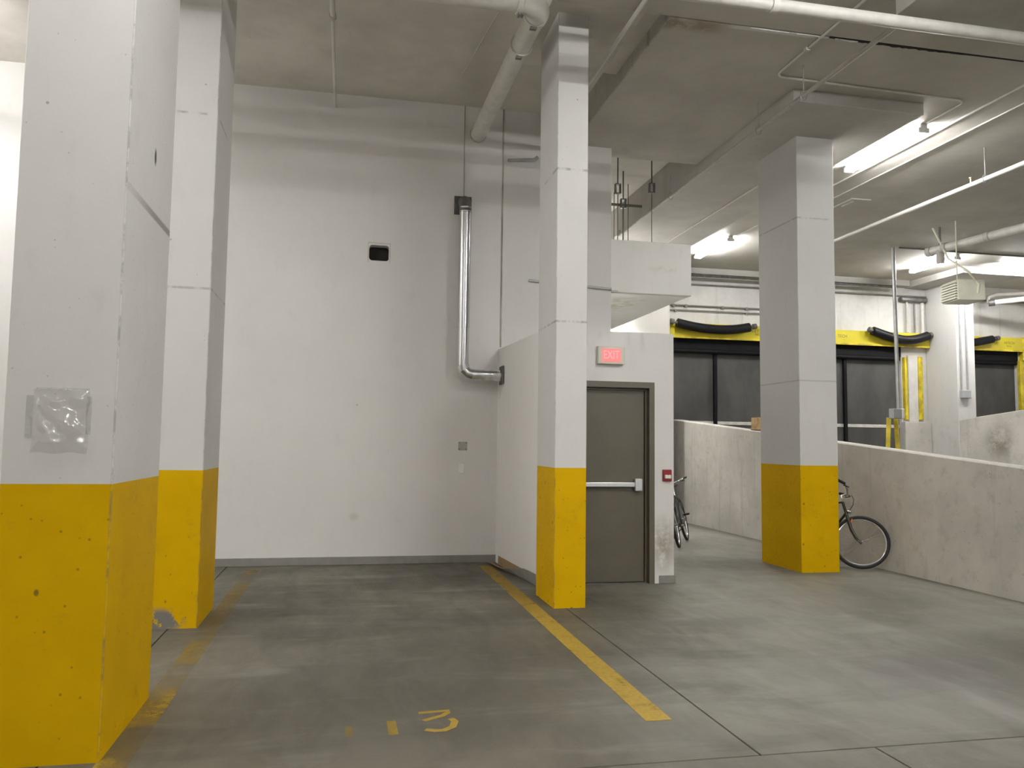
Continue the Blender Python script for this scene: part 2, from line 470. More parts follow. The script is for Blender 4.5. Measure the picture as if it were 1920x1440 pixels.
def prism(bm, outline, y0, y1, hole=None):
    """outline in XZ, extruded along Y; optional hole loop"""
    def fill(y):
        es = []
        for loop in ([outline] + ([hole] if hole else [])):
            vs = [bm.verts.new((p[0], y, p[1])) for p in loop]
            es.append([bm.edges.new((vs[i], vs[(i + 1) % len(vs)])) for i in range(len(vs))])
        flat = [e for l in es for e in l]
        bmesh.ops.triangle_fill(bm, use_beauty=True, use_dissolve=False, edges=flat)
        return es
    A = fill(y0); B = fill(y1)
    for la, lb in zip(A, B):
        va = [e.verts[0] for e in la]; vb = [e.verts[0] for e in lb]
        for ea, eb in zip(la, lb):
            bm.faces.new((ea.verts[0], ea.verts[1], eb.verts[1], eb.verts[0]))
    bmesh.ops.recalc_face_normals(bm, faces=bm.faces[:])
    return bm

def thing(name, label, cat, loc=(0, 0, 0), group=None, rot=(0, 0, 0)):
    o = bpy.data.objects.new(name, None)
    o.empty_display_size = 0.1
    COL.objects.link(o)
    o.location = loc; o.rotation_euler = rot
    o['label'] = label; o['category'] = cat
    if group: o['group'] = group
    return o
def tag(o, label, cat, group=None):
    o['label'] = label; o['category'] = cat
    if group: o['group'] = group
    return o
def struct(o, label=None, cat=None):
    o['kind'] = 'structure'
    if label: o['label'] = label
    if cat: o['category'] = cat
    return o
def part(name, bm, mat, parent, smooth=False, label=None):
    """world-space mesh under a parent that may stand anywhere"""
    o = link_mesh(name, bm, mat, None, smooth)
    p = parent; off = Vector((0, 0, 0))
    while p is not None:
        off += p.location; p = p.parent
    o.data.transform(Matrix.Translation(-off))
    o.parent = parent
    if label: o['label'] = label
    return o

def text_bm(s, size, depth=0.002):
    cu = bpy.data.curves.new('text', 'FONT')
    cu.body = s; cu.size = size; cu.extrude = depth; cu.resolution_u = 2
    cu.align_x = 'CENTER'; cu.align_y = 'CENTER'
    o = bpy.data.objects.new('text', cu)
    COL.objects.link(o)
    dg = bpy.context.evaluated_depsgraph_get()
    me = bpy.data.meshes.new_from_object(o.evaluated_get(dg))
    bm = bmesh.new(); bm.from_mesh(me)
    bpy.data.objects.remove(o); bpy.data.curves.remove(cu); bpy.data.meshes.remove(me)
    # stand it up facing -Y
    bmesh.ops.rotate(bm, verts=bm.verts, cent=(0, 0, 0), matrix=Matrix.Rotation(PI / 2, 3, 'X'))
    return bm

# ------------------------------------------------------------------ the setting
ZH, ZS = 5.92, 5.53        # high ceiling, lower soffit
fl = link_mesh('floor', boxes((-7.2, 17.2, -14.2, 17.3, -0.25, -0.012)), M_GAP)
struct(fl, 'grey concrete garage floor in large slabs with thin dark joints', 'floor')
G = 0.005
for x0, x1, y0, y1 in ((-7, -1.34, 3.72, 17.2), (-1.34, 2.03, 3.72, 17.2), (2.03, 17, 3.72, 17.2), (-7, 2.655, -14, 3.72), (2.655, 17, -14, 3.72)):
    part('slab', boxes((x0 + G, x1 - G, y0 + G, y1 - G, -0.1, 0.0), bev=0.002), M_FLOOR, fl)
Z_PAINT = 0.0015
part('parking_line', boxes((1.65, 1.80, 4.27, 9.9, 0.0002, Z_PAINT)), M_LINE, fl, label='worn yellow parking line running back beside the middle column')
part('parking_line', boxes((-1.09, -0.94, 3.75, 9.9, 0.0002, Z_PAINT)), M_LINE2, fl, label='very worn yellow line beside the two left columns')
def ribbon(bm, pts, w):
    pts = [Vector((*p, 0)) for p in pts]
    L, R = [], []
    for i, p in enumerate(pts):
        d = (pts[min(i + 1, len(pts) - 1)] - pts[max(i - 1, 0)]).normalized()
        q = Vector((-d.y, d.x, 0)) * w / 2
        L.append(bm.verts.new(p + q + Vector((0, 0, Z_PAINT)))); R.append(bm.verts.new(p - q + Vector((0, 0, Z_PAINT))))
    for i in range(len(pts) - 1):
        bm.faces.new((R[i], R[i + 1], L[i + 1], L[i]))
bm = bmesh.new()
ribbon(bm, [(0.44, 4.605), (0.52, 4.612), (0.61, 4.62), (0.60, 4.585), (0.565, 4.54), (0.52, 4.515), (0.455, 4.475)], 0.035)
ribbon(bm, [(0.452, 4.34), (0.50, 4.315), (0.55, 4.315), (0.60, 4.36), (0.622, 4.44), (0.605, 4.49)], 0.04)
ribbon(bm, [(0.283, 4.50), (0.285, 4.29)], 0.05)
ribbon(bm, [(0.06, 4.45), (0.06, 4.30)], 0.04)
part('bay_number', bm, M_NUM, fl, label='faded yellow bay number 13 painted on the slab')

# ceilings
ce = struct(link_mesh('ceiling', boxes((-7.2, 17.2, -14.2, 17.3, ZH, ZH + 0.3)), M_CEIL), 'high grey concrete ceiling over the parking bay', 'ceiling')
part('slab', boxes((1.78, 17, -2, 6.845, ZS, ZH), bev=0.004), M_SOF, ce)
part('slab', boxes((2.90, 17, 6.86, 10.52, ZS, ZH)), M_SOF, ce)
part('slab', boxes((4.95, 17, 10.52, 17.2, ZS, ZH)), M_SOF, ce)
part('stained_face', boxes((2.885, 2.90, 6.86, 10.2, ZS + 0.002, ZH)), M_FACE, ce, label='water stained side of the dropped soffit')
bm = bmesh.new()
rj = random.Random(5); prev = None
for i in range(60):
    x = 4.55 + i * 0.038
    w = 0.012 + 0.022 * math.exp(-((x - 5.3) / 0.75) ** 2) * rj.uniform(0.6, 1.5)
    a = bm.verts.new((x, 6.846, ZS - 0.004)); b = bm.verts.new((x, 6.85 + w, ZS - 0.004))
    a2 = bm.verts.new((x, 6.846, ZS + 0.004)); b2 = bm.verts.new((x, 6.85 + w, ZS + 0.004))
    if prev:
        for p, q, r_, t_ in ((0, 1, 1, 0), (1, 3, 3, 1), (3, 2, 2, 3), (2, 0, 0, 2)):
            bm.faces.new((prev[p], prev[q], (a, b, a2, b2)[q], (a, b, a2, b2)[p]))
    prev = (a, b, a2, b2)
bmesh.ops.recalc_face_normals(bm, faces=bm.faces[:])
part('torn_joint_filler', bm, M_DARK, ce, label='ragged black joint filler hanging from the ceiling joint')
rj = random.Random(9)
for x0, n in ((3.72, 9), (4.2, 8), (4.62, 6)):
    bm = bmesh.new(); lo, hi = [], []
    for i in range(n):
        x = x0 + i * 0.05; w = 0.006 + 0.035 * rj.random() * math.sin(PI * (i + .5) / n)
        lo.append((x, 6.862)); hi.append((x, 6.862 + w))
    loop = lo + hi[::-1]
    f0 = [bm.verts.new((x, y, ZS - 0.006 - 0.004 * rj.random())) for x, y in loop]
    f1 = [bm.verts.new((x, y, ZS)) for x, y in loop]
    bm.faces.new(f0); bm.faces.new(f1[::-1])
    for i in range(len(loop)): bm.faces.new((f0[i], f0[(i + 1) % len(loop)], f1[(i + 1) % len(loop)], f1[i]))
    bmesh.ops.recalc_face_normals(bm, faces=bm.faces[:])
    part('paint_flake', bm, M_FLAKE, ce, label='white flaking paint along the ceiling joint')
part('column_cap', boxes((1.80, 2.885, 6.86, 8.4, 5.68, ZH)), M_CEIL, ce)
part('beam', boxes((4.83, 6.5, 7.97, 17.1, 5.385, ZH), bev=0.004), M_BEAM, ce, label='long pale beam over the right column')
part('beam', boxes((4.70, 6.5, 4.0, 6.08, 5.35, ZH), bev=0.004), M_BEAM, ce)
part('beam', boxes((13.2, 14.8, 15.1, 17.1, 5.385, ZH), bev=0.004), M_BEAM, ce, label='short beam over the far column')
part('beam', boxes((6.55, 13.15, 16.75, 17.15, 5.40, ZS + .05), bev=0.004), M_BEAM, ce)

# walls
rr = []
for cx, cz, a0 in ((0.44, 3.955, 0), (0.27, 3.955, PI / 2), (0.27, 3.835, PI), (0.44, 3.835, 3 * PI / 2)):
    for i in range(5):
        a = a0 + PI / 2 * i / 4
        rr.append((cx + 0.04 * math.cos(a), cz + 0.04 * math.sin(a)))
wb = struct(link_mesh('wall_back', prism(bmesh.new(), [(-7.2, 0), (3.44, 0), (3.44, ZH), (-7.2, ZH)], 10.2, 10.4, rr), M_WALL), 'tall white wall at the back of the parking bay', 'wall')
part('recess', boxes((0.2, 0.51, 10.33, 10.38, 3.77, 4.02)), M_DARK, wb, label='dark bottom of the small square hole')
part('hole_frame', boxes((0.215, 0.222, 10.196, 10.2, 3.77, 4.02), (0.488, 0.495, 10.196, 10.2, 3.77, 4.02), (0.215, 0.495, 10.196, 10.2, 4.018, 4.025)), plain('pencil_line', (0.5, 0.46, 0.4), 0.8), wb)
part('seam_strip', boxes((1.93, 1.948, 10.186, 10.2, 2.75, ZH)), plain('grey_sealant', (0.36, 0.33, 0.28), 0.7, 0, 0.3, 0.3, 3), wb, label='thin grey vertical seam strip')
struct(link_mesh('baseboard_back', boxes((-7, 1.915, 10.185, 10.2, 0, 0.095), bev=0.003), M_BASE), 'grey baseboard along the back wall', 'baseboard')
struct(link_mesh('wall_left', boxes((-7.2, -7.0, -14.2, 10.4, 0, ZH)), M_WALL2), 'white side wall left of the columns', 'wall')
struct(link_mesh('wall_front', boxes((-7.2, 17.2, -14.2, -14.0, 0, ZH)), M_WALL2), 'white wall behind the camera', 'wall')
struct(link_mesh('wall_right', boxes((17.0, 17.2, -14.2, 17.3, 0, ZH)), M_WALL2), 'white wall at the far right', 'wall')

# stair room
def door_outline(x0, x1, z0, z1, dx0, dx1, dz):
    return [(x0, z0), (dx0, z0), (dx0, dz), (dx1, dz), (dx1, z0), (x1, z0), (x1, z1), (x0, z1)]
struct(link_mesh('wall_stair_front', prism(bmesh.new(), door_outline(2.06, 3.575, 0, 2.755, 2.27, 3.335, 2.19), 8.42, 8.58), M_STAIR), 'low white wall with the taupe exit door', 'wall')
def skew(y): return 1.91 + (10.2 - y) * 0.0674
def skew_box(bm, dx0, dx1, y0, y1, z0, z1):
    box(bm, 0, 1, y0, y1, z0, z1)
    for v in bm.verts[-8:] if False else list(bm.verts)[-8:]:
        v.co.x = skew(v.co.y) + (dx1 if v.co.x > 0.5 else dx0)
    return bm
wsl = struct(link_mesh('wall_stair_left', skew_box(bmesh.new(), 0, 0.15, 8.42, 10.2, 0, 2.72), wall_paint('lightened_wall_paint', (0.84, 0.82, 0.79), 0.04)), 'short white side wall between back wall and middle column', 'wall')  # wall paint colour raised to make up for light missing on this side
part('glue_patch', skew_box(bmesh.new(), -0.003, 0.001, 9.0, 10.05, 0.004, 0.10), M_GLUE, wsl, label='bare tan glue where the baseboard came off')
struct(link_mesh('wall_stair_right', boxes((3.42, 3.575, 8.58, 10.2, 0, 2.755)), M_WALL2), 'side wall of the stair room facing the bicycles', 'wall')
struct(link_mesh('ceiling_stair', boxes((2.1, 3.42, 8.58, 10.2, 2.55, 2.72)), M_WALL2), 'flat roof of the stair room', 'ceiling')
struct(link_mesh('baseboard_stair', boxes((3.40, 3.585, 8.405, 8.42, 0, 0.085), (3.575, 3.588, 8.405, 10.2, 0, 0.085), bev=0.003), M_BASE), 'grey baseboard stub right of the door', 'baseboard')
# peeling baseboard on the left side of the stair room
bm = bmesh.new()
secs = [(skew(8.43) - .003, 8.43, 88), (skew(8.7) - .004, 8.7, 86), (skew(8.85) - .006, 8.85, 80), (1.975, 9.0, 60), (1.935, 9.15, 36), (1.90, 9.35, 18), (1.885, 9.6, 12), (1.87, 9.85, 9), (1.845, 10.1, 7)]
rows = []
for x, y, a in secs:
    a = math.radians(a); h = 0.115
    dx, dz = -math.cos(a) * h * 0.6, math.sin(a) * h
    nx, nz = -math.sin(a) * 0.004, -math.cos(a) * 0.004
    b0 = Vector((x - 0.004, y, 0.006 if a > 1 else 0.012))
    rows.append([bm.verts.new(b0 + Vector((nx, 0, 0))), bm.verts.new(b0 + Vector((dx + nx, 0, dz))), bm.verts.new(b0 + Vector((dx, 0, dz + 0.003))), bm.verts.new(b0 + Vector((0, 0, 0.003)))])
for i in range(len(rows) - 1):
    for j in range(4):
        f = bm.faces.new((rows[i][j], rows[i][(j + 1) % 4], rows[i + 1][(j + 1) % 4], rows[i + 1][j]))
        if j in (1, 2) and i >= 3: f.material_index = 1
bm.faces.new(rows[0]); bm.faces.new(list(reversed(rows[-1])))
bmesh.ops.recalc_face_normals(bm, faces=bm.faces[:])
tag(link_mesh('loose_baseboard', bm, [M_BASE, M_GLUE]), 'grey vinyl baseboard peeling off the wall onto the floor behind the middle column', 'baseboard')

# exit door
dr = bpy.data.objects.new('door_1', None); COL.objects.link(dr); dr.location = (2.8, 8.42, 0)
struct(dr, 'taupe steel exit door with a push bar behind the middle column', 'door')
part('frame', prism(bmesh.new(), [(2.265, 0), (2.315, 0), (2.315, 2.135), (3.285, 2.135), (3.285, 0), (3.345, 0), (3.345, 2.2), (2.265, 2.2)], 8.405, 8.585), M_FRAME, dr)
part('door_stop', boxes((3.262, 3.286, 8.475, 8.52, 0, 2.135), (2.3, 3.27, 8.475, 8.52, 2.11, 2.136), bev=0.003), M_FRAME, dr)
part('leaf', boxes((2.318, 3.255, 8.50, 8.545, 0.012, 2.115), bev=0.002), M_DOOR, dr)
pb = part('push_bar', boxes((2.42, 3.13, 8.435, 8.465, 1.045, 1.095), bev=0.006, seg=2), M_ALU, dr, label='brushed metal push bar')
part('bar_housing', boxes((3.13, 3.215, 8.43, 8.498, 1.0, 1.135), bev=0.008, seg=2), M_ALU, pb)
part('bar_bracket', boxes((2.36, 2.43, 8.44, 8.498, 1.035, 1.105), bev=0.006), M_ALU, pb)
part('threshold', boxes((2.3, 3.285, 8.46, 8.6, 0, 0.008)), M_DSTEEL, dr)

# far part: white wall, dock wall
struct(link_mesh('wall_middle', boxes((0.0, 6.29, 15.0, 15.2, 0, ZH)), wall_paint('streaked_white_wall', (0.74, 0.71, 0.66), 0.05, 0.03, 0.5)), 'bright white wall beyond the hanging concrete box', 'wall')
struct(link_mesh('wall_void', boxes((-0.2, 0.0, 10.4, 15.2, 0, ZH)), M_WALL2), 'side wall of the space behind the parking bay', 'wall')
openings = [(6.84, 9.70), (10.15, 13.05), (14.35, 16.35)]
DZ0, DZ1 = 1.2, 3.96
pieces = [(0, 17.2, 17.0, 17.25, DZ1, ZH), (0, 17.2, 17.0, 17.25, 0, DZ0)]
xs = [0] + [v for o in openings for v in o] + [17.2]
for i in range(0, len(xs), 2): pieces.append((xs[i], xs[i + 1], 17.0, 17.25, DZ0, DZ1))
struct(link_mesh('wall_far', boxes(*pieces), M_DOCKW), 'white far wall with three loading dock doors', 'wall')
struct(link_mesh('trim_1', boxes((13.02, 13.74, 16.85, 17.0, 0, 2.15), bev=0.01), M_RAMP), 'grey concrete pier beneath the dock door jamb', 'pier')

# ramp
def ramp_wall(name, x0, x1, prof, mat, label):
    """prof: (y, ztop) list; wall from floor to ztop"""
    bm = bmesh.new()
    a = [(y, 0) for y, z in prof] ; b = [(y, z) for y, z in reversed(prof)]
    loop = a + b
    f0 = [bm.verts.new((x0, y, z)) for y, z in loop]; f1 = [bm.verts.new((x1, y, z)) for y, z in loop]
    bm.faces.new(f0); bm.faces.new(list(reversed(f1)))
    n = len(loop)
    for i in range(n): bm.faces.new((f0[i], f0[(i + 1) % n], f1[(i + 1) % n], f1[i]))
    bmesh.ops.recalc_face_normals(bm, faces=bm.faces[:])
    top = [e for e in bm.edges if all(v.co.z > 0.5 for v in e.verts) and abs(e.verts[0].co.x - e.verts[1].co.x) < 1e-5]
    bmesh.ops.bevel(bm, geom=top, offset=0.015, segments=1, affect='EDGES')
    return struct(link_mesh(name, bm, mat), label, 'wall')
ramp_wall('wall_ramp_near', 6.62, 6.82, [(1.0, 0.84), (6.85, 1.33), (15.6, 2.045)], M_RAMP, 'sloping low concrete wall beside the ramp on the right')
ramp_wall('wall_ramp_far', 10.2, 10.4, [(4.0, 2.6), (10.5, 2.13), (11.85, 2.01)], M_RAMP, 'second low concrete wall on the far side of the ramp')
bm = bmesh.new()
for a, b, c, d in (((6.82, 1.0, 0.0), (10.2, 1.0, 0.0), (10.2, 16.5, 1.0), (6.82, 16.5, 1.0)),):
    bm.faces.new([bm.verts.new(p) for p in (a, b, c, d)])
r = bmesh.ops.extrude_face_region(bm, geom=bm.faces[:])
for v in [g for g in r['geom'] if isinstance(g, bmesh.types.BMVert)]: v.co.z -= 0.15
bmesh.ops.recalc_face_normals(bm, faces=bm.faces[:])
struct(link_mesh('floor_ramp', bm, M_FLOOR), 'concrete ramp rising to the loading dock', 'ramp')

# ------------------------------------------------------------------ columns
CG = 'square concrete columns'
def column(x0, x1, y0, y1, z1, mat, ymat, label, zy=1.285, bev=0.005):
    t = thing('concrete_column', label, 'column', ((x0 + x1) / 2, (y0 + y1) / 2, 0), CG)
    z0 = zy if ymat else 0
    def post(za, zb):
        bm = boxes((x0, x1, y0, y1, za, zb))
        es = [e for e in bm.edges if abs(e.verts[0].co.z - e.verts[1].co.z) > 0.1]
        bmesh.ops.bevel(bm, geom=es, offset=bev, segments=1, affect='EDGES')
        return bm
    part('shaft', post(z0, z1), mat, t)
    if ymat: part('painted_base', post(0, z0), ymat, t, label='yellow painted lower part of the column')
    return t
column(-1.565, -1.08, 4.16, 5.14, ZH, M_COL1, M_YEL, 'nearest concrete column with yellow base and a clear plastic sheet taped on')
column(-1.62, -1.12, 6.93, 7.74, ZH, M_COL2, M_YEL2, 'yellow based column just behind the nearest one, base chipped at the corner', 1.255)
column(1.91, 2.215, 7.27, 7.97, 5.68, M_COL3, M_YEL, 'narrow yellow based column in front of the taupe exit door')
column(5.41, 5.92, 8.89, 9.84, 5.385, M_COL4, M_YEL, 'yellow based column in front of the ramp wall, bicycle behind it')
column(13.75, 14.23, 16.0, 16.99, 5.385, M_COL5, None, 'white column between the dock doors at the far wall, without yellow base')

# ------------------------------------------------------------------ fluorescent lights
def lamp(x, y, z, along='Y', L=1.22, label='', group='bare fluorescent strip lights', rods=0.0, tube_mat=None):
    t = thing('fluorescent_light', label, 'light', (x, y, z), group)
    def tr(b):
        if along == 'X':
            bmesh.ops.rotate(b, verts=b.verts, cent=(0, 0, 0), matrix=Matrix.Rotation(PI / 2, 3, 'Z'))
        return b
    h = L / 2
    link_mesh('housing', tr(boxes((-0.05, 0.05, -h, h, -0.06, 0.0), bev=0.006)), M_LAMP, t)
    for s in (-1, 1):
        b = bmesh.new(); tube(b, [(s * 0.05, -h + .03, -0.085), (s * 0.05, h - .03, -0.085)], 0.017, 10)
        link_mesh('lamp_tube', tr(b), tube_mat or M_TUBE, t, True)
        link_mesh('tube_holder', tr(boxes((-0.075, 0.075, s * (h - 0.028), s * h, -0.11, -0.05) if s > 0 else (-0.075, 0.075, -h, -h + 0.028, -0.11, -0.05), bev=0.004)), M_LAMP, t)
    if rods:
        for s in (-1, 1):
            b = bmesh.new(); tube(b, [(0, s * h * 0.7, 0), (0, s * h * 0.7, rods)], 0.006, 6)
            link_mesh('hanger_rod', tr(b), M_COND, t, True)
    return t
lamp(6.93, 9.27, ZS, L=1.55, label='bright fluorescent strip beside the beam right of the right yellow column')
lamp(7.12, 14.75, ZS, L=1.5, label='fluorescent strip between the hanging concrete box and the right yellow column')
lamp(12.3, 14.9, ZS, L=1.4, label='fluorescent strip above the cream heater')
lamp(14.35, 14.6, ZS, L=1.4, along='X', label='fluorescent strip at the right edge beyond the heater')
OFFG = 'strip lights outside the photograph'
def off(x, y, z, along, L, where, ztop=ZH):
    lamp(x, y, z, along, L, 'fluorescent strip light outside the view, ' + where, OFFG, ztop - z, M_TUBE2)
off(4.2, 3.4, ZS, 'X', 2.2, 'above the frame by the sprinkler main', ZS)
off(-0.1, 2.6, 5.4, 'Y', 1.5, 'added above the camera between the columns for brightness')  # unseen strip added to lift the left-facing column and ramp sides
off(6.2, -4.5, 5.2, 'X', 2.4, 'added right behind the camera for brightness')  # this and the next four are unseen strips added to lift front faces
off(9.6, -4.5, 5.2, 'X', 2.4, 'added far right behind the camera for brightness')
off(6.2, -9.5, 5.2, 'X', 2.4, 'added far behind the camera on the right for brightness')
off(1.4, -8.0, 5.2, 'X', 1.8, 'added behind the camera in the middle for brightness')
off(-3.5, -9.5, 5.2, 'X', 1.4, 'added far behind the camera on the left for brightness')
off(-4.8, 4.6, 5.3, 'Y', 2.2, 'added left of the nearest column for brightness')  # unseen strip added to brighten faces turned to the left
off(-4.6, 8.4, 5.3, 'X', 1.2, 'at the left end of the back wall')
off(2.9, 10.465, 1.9, 'X', 0.8, 'added on the rear of the back wall to light the ramp', 1.9)  # unseen strip added to brighten the far ramp wall and the passage
off(4.6, 14.74, 3.95, 'X', 1.25, 'hidden behind the hanging concrete box')

# ------------------------------------------------------------------ pipes and conduits
def clamp_ring(p, d, r, w=0.03):
    p, d = Vector(p), Vector(d).normalized()
    return tubes(([p - d * w / 2, p + d * w / 2], r), n=18)

# large white drain pipe with an elbow beside the middle column
dp = thing('drain_pipe', 'thick white pipe with an elbow running to the back wall left of the middle column', 'pipe', (1.6, 10.2, 5.55))
A, B = Vector((1.62, 6.95, 5.46)), Vector((1.60, 10.2, 5.55))
part('pipe_run', tubes(([A + (B - A) * 0.03, B], 0.098), n=24), M_PIPE, dp, True)
part('pipe_run', tubes(([(1.45, 6.78, 5.455), (-6.9, 6.78, 5.42)], 0.098), n=24), M_PIPE, dp, True)
el = arc((1.44, 6.96, 5.457), (0.18, 0, 0), (0, -0.18, 0), PI / 2, 0, 8)
part('elbow', tubes((el, 0.112), n=24), M_PIPE, dp, True)
for p, d in (((1.62, 7.0, 5.46), B - A), ((1.615, 7.62, 5.478), B - A), ((1.42, 6.78, 5.455), (1, 0, 0))):
    c = part('coupling', clamp_ring(p, d, 0.116, 0.05), M_PIPE, dp, True)
    d = Vector(d).normalized(); s = d.cross(Vector((0, 0, 1)))
    q = Vector(p) - Vector((0, 0, 0.12)) - s * 0.02
    part('bolt', tubes(([q - s * 0.03, q + s * 0.03], 0.014), ([q + d * .03 - s * 0.03, q + d * .03 + s * 0.03], 0.012), n=8), M_DCOND, c, True)
part('wall_collar', clamp_ring((1.60, 10.19, 5.55), (0, 1, 0), 0.112, 0.02), M_PIPE2, dp, True)

sm = thing('sprinkler_main', 'white sprinkler main pipe crossing the upper right corner', 'pipe', (4, 5.93, 5.2))
part('pipe_run', tubes(([(-6.9, 5.93, 5.2), (12, 5.93, 5.2)], 0.055), n=16), M_PIPE, sm, True)
for x in (0.5, 3.42, 7.5):
    c = part('coupling', clamp_ring((x, 5.93, 5.2), (1, 0, 0), 0.068, 0.06), M_PIPE, sm, True)
    part('bolt', tubes(([(x - .02, 5.90, 5.27), (x + .02, 5.96, 5.27)], 0.014), n=8), M_DCOND, c, True)
for x in (-3, 1.0, 5.9, 9.0):
    z = ZS if x > 1.78 else ZH
    if 4.7 < x < 6.5: z = 5.35
    part('hanger', tubes(([(x, 5.93, 5.25), (x, 5.93, z)], 0.006), n=6), M_COND, sm, True)

def branch(x, y0, y1, z, r, label, hangers, ztop=ZS, mat=None, tip=0.0):
    t = thing('sprinkler_branch', label, 'pipe', (x, (y0 + y1) / 2, z))
    part('pipe_run', tubes(([(x, y0, z), (x, y1, z)], r), n=12), mat or M_PIPE, t, True)
    if tip: part('upturned_end', tubes(([(x, y1, z - r), (x, y1, z + tip)], r), n=12), M_PIPE2, t, True)
    for y in hangers:
        h = part('hanger', tubes(([(x, y, z + r), (x, y, ztop)], 0.006), n=6), M_COND, t, True)
        part('clevis', tubes((arc((x, y, z), (r + .012, 0, 0), (0, 0, r + .03), 0, 2 * PI, 14), 0.006), n=6), M_COND, h, True)
    return t
branch(4.63, 5.96, 13.3, 5.2, 0.024, 'long slim sprinkler pipe along the left side of the right beam', (7.45, 8.4, 11.0), mat=M_PIPE2, tip=0.09)
b2 = branch(8.25, 4.0, 14.5, 5.1, 0.03, 'bright sprinkler pipe lit by the strip light on the right', (6.0, 9.0, 12.5))
part('sprinkler_head', tubes(([(8.25, 9.25, 5.12), (8.25, 9.25, 5.19)], 0.014), ([(8.25, 9.25, 5.19), (8.25, 9.25, 5.2)], 0.028), n=10), plain('brass_head', (0.6, 0.5, 0.25), 0.35, 0.8), b2, True)

tp = thing('sprinkler_drop', 'thin white pipe along the ceiling ending at the back wall left of the thick pipe', 'pipe', (-0.24, 10.2, 5.75))
part('pipe_run', tubes(([(-0.24, 7.95, 5.75), (-0.24, 10.2, 5.75)], 0.018), n=12), M_PIPE, tp, True)
part('pipe_run', tubes(([(-0.24, 6.0, 5.75), (-0.24, 7.95, 5.75)], 0.027), n=12), M_PIPE, tp, True)
part('coupling', clamp_ring((-0.24, 7.98, 5.75), (0, 1, 0), 0.037, 0.06), M_PIPE2, tp, True)

tr_ = thing('cable_tray', 'straight rectangular cable tray along the stained soffit face right of the middle column', 'tray', (2.53, 8, 5.44))
part('tray_body', boxes((2.505, 2.56, 5.2, 10.19, 5.42, 5.46), bev=0.004), M_PIPE2, tr_)
part('tray_cover', boxes((2.49, 2.506, 5.2, 10.19, 5.41, 5.47), bev=0.003), M_PIPE, tr_)

def conduit(name, pts, r, label, mat, clips=(), smooth=True):
    o = tubes((pts, r), n=8)
    for c in clips:
        c = Vector(c); box(o, c.x - r * 1.8, c.x + r * 1.8, c.y - r * 1.8, c.y + r * 1.8, c.z - r * 1.7, c.z + r * 2)
    return tag(link_mesh(name, o, mat, None, smooth), label, 'conduit')
zc = ZS - 0.014
pts = [(4.46, 4.5, zc), (4.46, 7.58, zc)] + [tuple(p) for p in arc((4.56, 7.6, zc), (-0.1, 0, 0), (0, 0.12, 0), 0, PI / 2, 5)] + [(6.78, 7.79, zc)] + [tuple(p) for p in arc((6.8, 7.9, zc), (0, -0.11, 0), (0.12, 0, 0), 0, PI / 2, 5)] + [(6.92, 8.43, zc)]
conduit('conduit', pts, 0.013, 'pale conduit looping around the beam end to the right strip light', M_PIPE, ((4.46, 6.5, zc), (4.46, 7.1, zc)))
conduit('conduit', [(7.22, 4.8, zc), (7.22, 14.0, zc)], 0.014, 'straight ceiling conduit just right of the bright strip light', M_PIPE)
conduit('conduit', [(7.6, 5.0, zc), (7.6, 12.0, zc)], 0.009, 'thinnest ceiling cable right of the bright strip light', M_PIPE)
conduit('conduit', [(5.9, 9.9, 5.371), (5.9, 14.98, 5.371)], 0.013, 'pale conduit under the long beam left of the right yellow column', M_PIPE)
conduit('conduit', [(10.75, 13.98, zc), (11.5, 13.98, zc), (11.55, 14.0, zc), (16.9, 14.0, zc)], 0.014, 'dark conduit across the ceiling from the tall steel pole', M_DCOND)
conduit('conduit', [(1.22, 9.6, ZH - .008), (1.42, 7.8, ZH - .004)], 0.005, 'faint thin cable on the high ceiling left of the thick pipe', M_PIPE)
conduit('wall_conduit', [(2.0, 10.17, 5.23), (2.36, 10.17, 5.27), (2.4, 10.17, 5.31)], 0.02, 'short grey conduit on the back wall just left of the middle column', M_COND)
wc = thing('wall_conduit', 'grey conduit with white end fitting on the wall right of the middle column', 'conduit', (3.2, 10.17, 3.6))
part('pipe_run', tubes(([(2.3, 10.175, 3.64), (3.43, 10.175, 3.585)], 0.016), n=10), M_COND, wc, True)
part('end_fitting', boxes((3.43, 3.53, 10.155, 10.195, 3.565, 3.61), bev=0.005), M_WHITE, wc)
tag(link_mesh('hanging_wire', tubes(([(1.42, 10.192, ZH), (1.425, 10.192, 4.7)], 0.004), n=6), M_DCOND), 'thin dark wire dropping down the back wall to the silver duct', 'wire')

# silver exhaust duct
ed = thing('exhaust_duct', 'shiny silver exhaust duct with elbows on the back wall', 'duct', (1.42, 10.2, 2.4))
xd, yd, rd = 1.42, 9.985, 0.075
part('wall_plate', boxes((1.30, 1.525, 10.188, 10.2, 4.46, 4.70), (1.30, 1.525, 10.17, 10.19, 4.69, 4.70), (1.30, 1.31, 10.17, 10.19, 4.46, 4.70), (1.515, 1.525, 10.17, 10.19, 4.46, 4.70), bev=0.002), M_DSTEEL, ed, label='dark square wall plate')
e1 = arc((xd, 10.14, 4.46), (0, 0, 0.15), (0, -0.155, 0), 0, PI / 2, 4)
part('upper_elbow', tubes(([(xd, 10.195, 4.61)] + e1 + [(xd, yd, 4.43)], rd + 0.003), n=24), M_DSTEEL, ed, True)
part('upper_pipe', tubes(([(xd, yd, 4.50), (xd, yd, 2.95)], rd), n=28), M_GALV, ed, True)
part('lower_pipe', tubes(([(xd, yd, 2.98), (xd, yd, 2.47)], rd - 0.003), n=28), M_GALV, ed, True)
for z in (2.96, 4.44): part('seam_band', clamp_ring((xd, yd, z), (0, 0, 1), rd + 0.004, 0.012), M_GALV, ed, True)
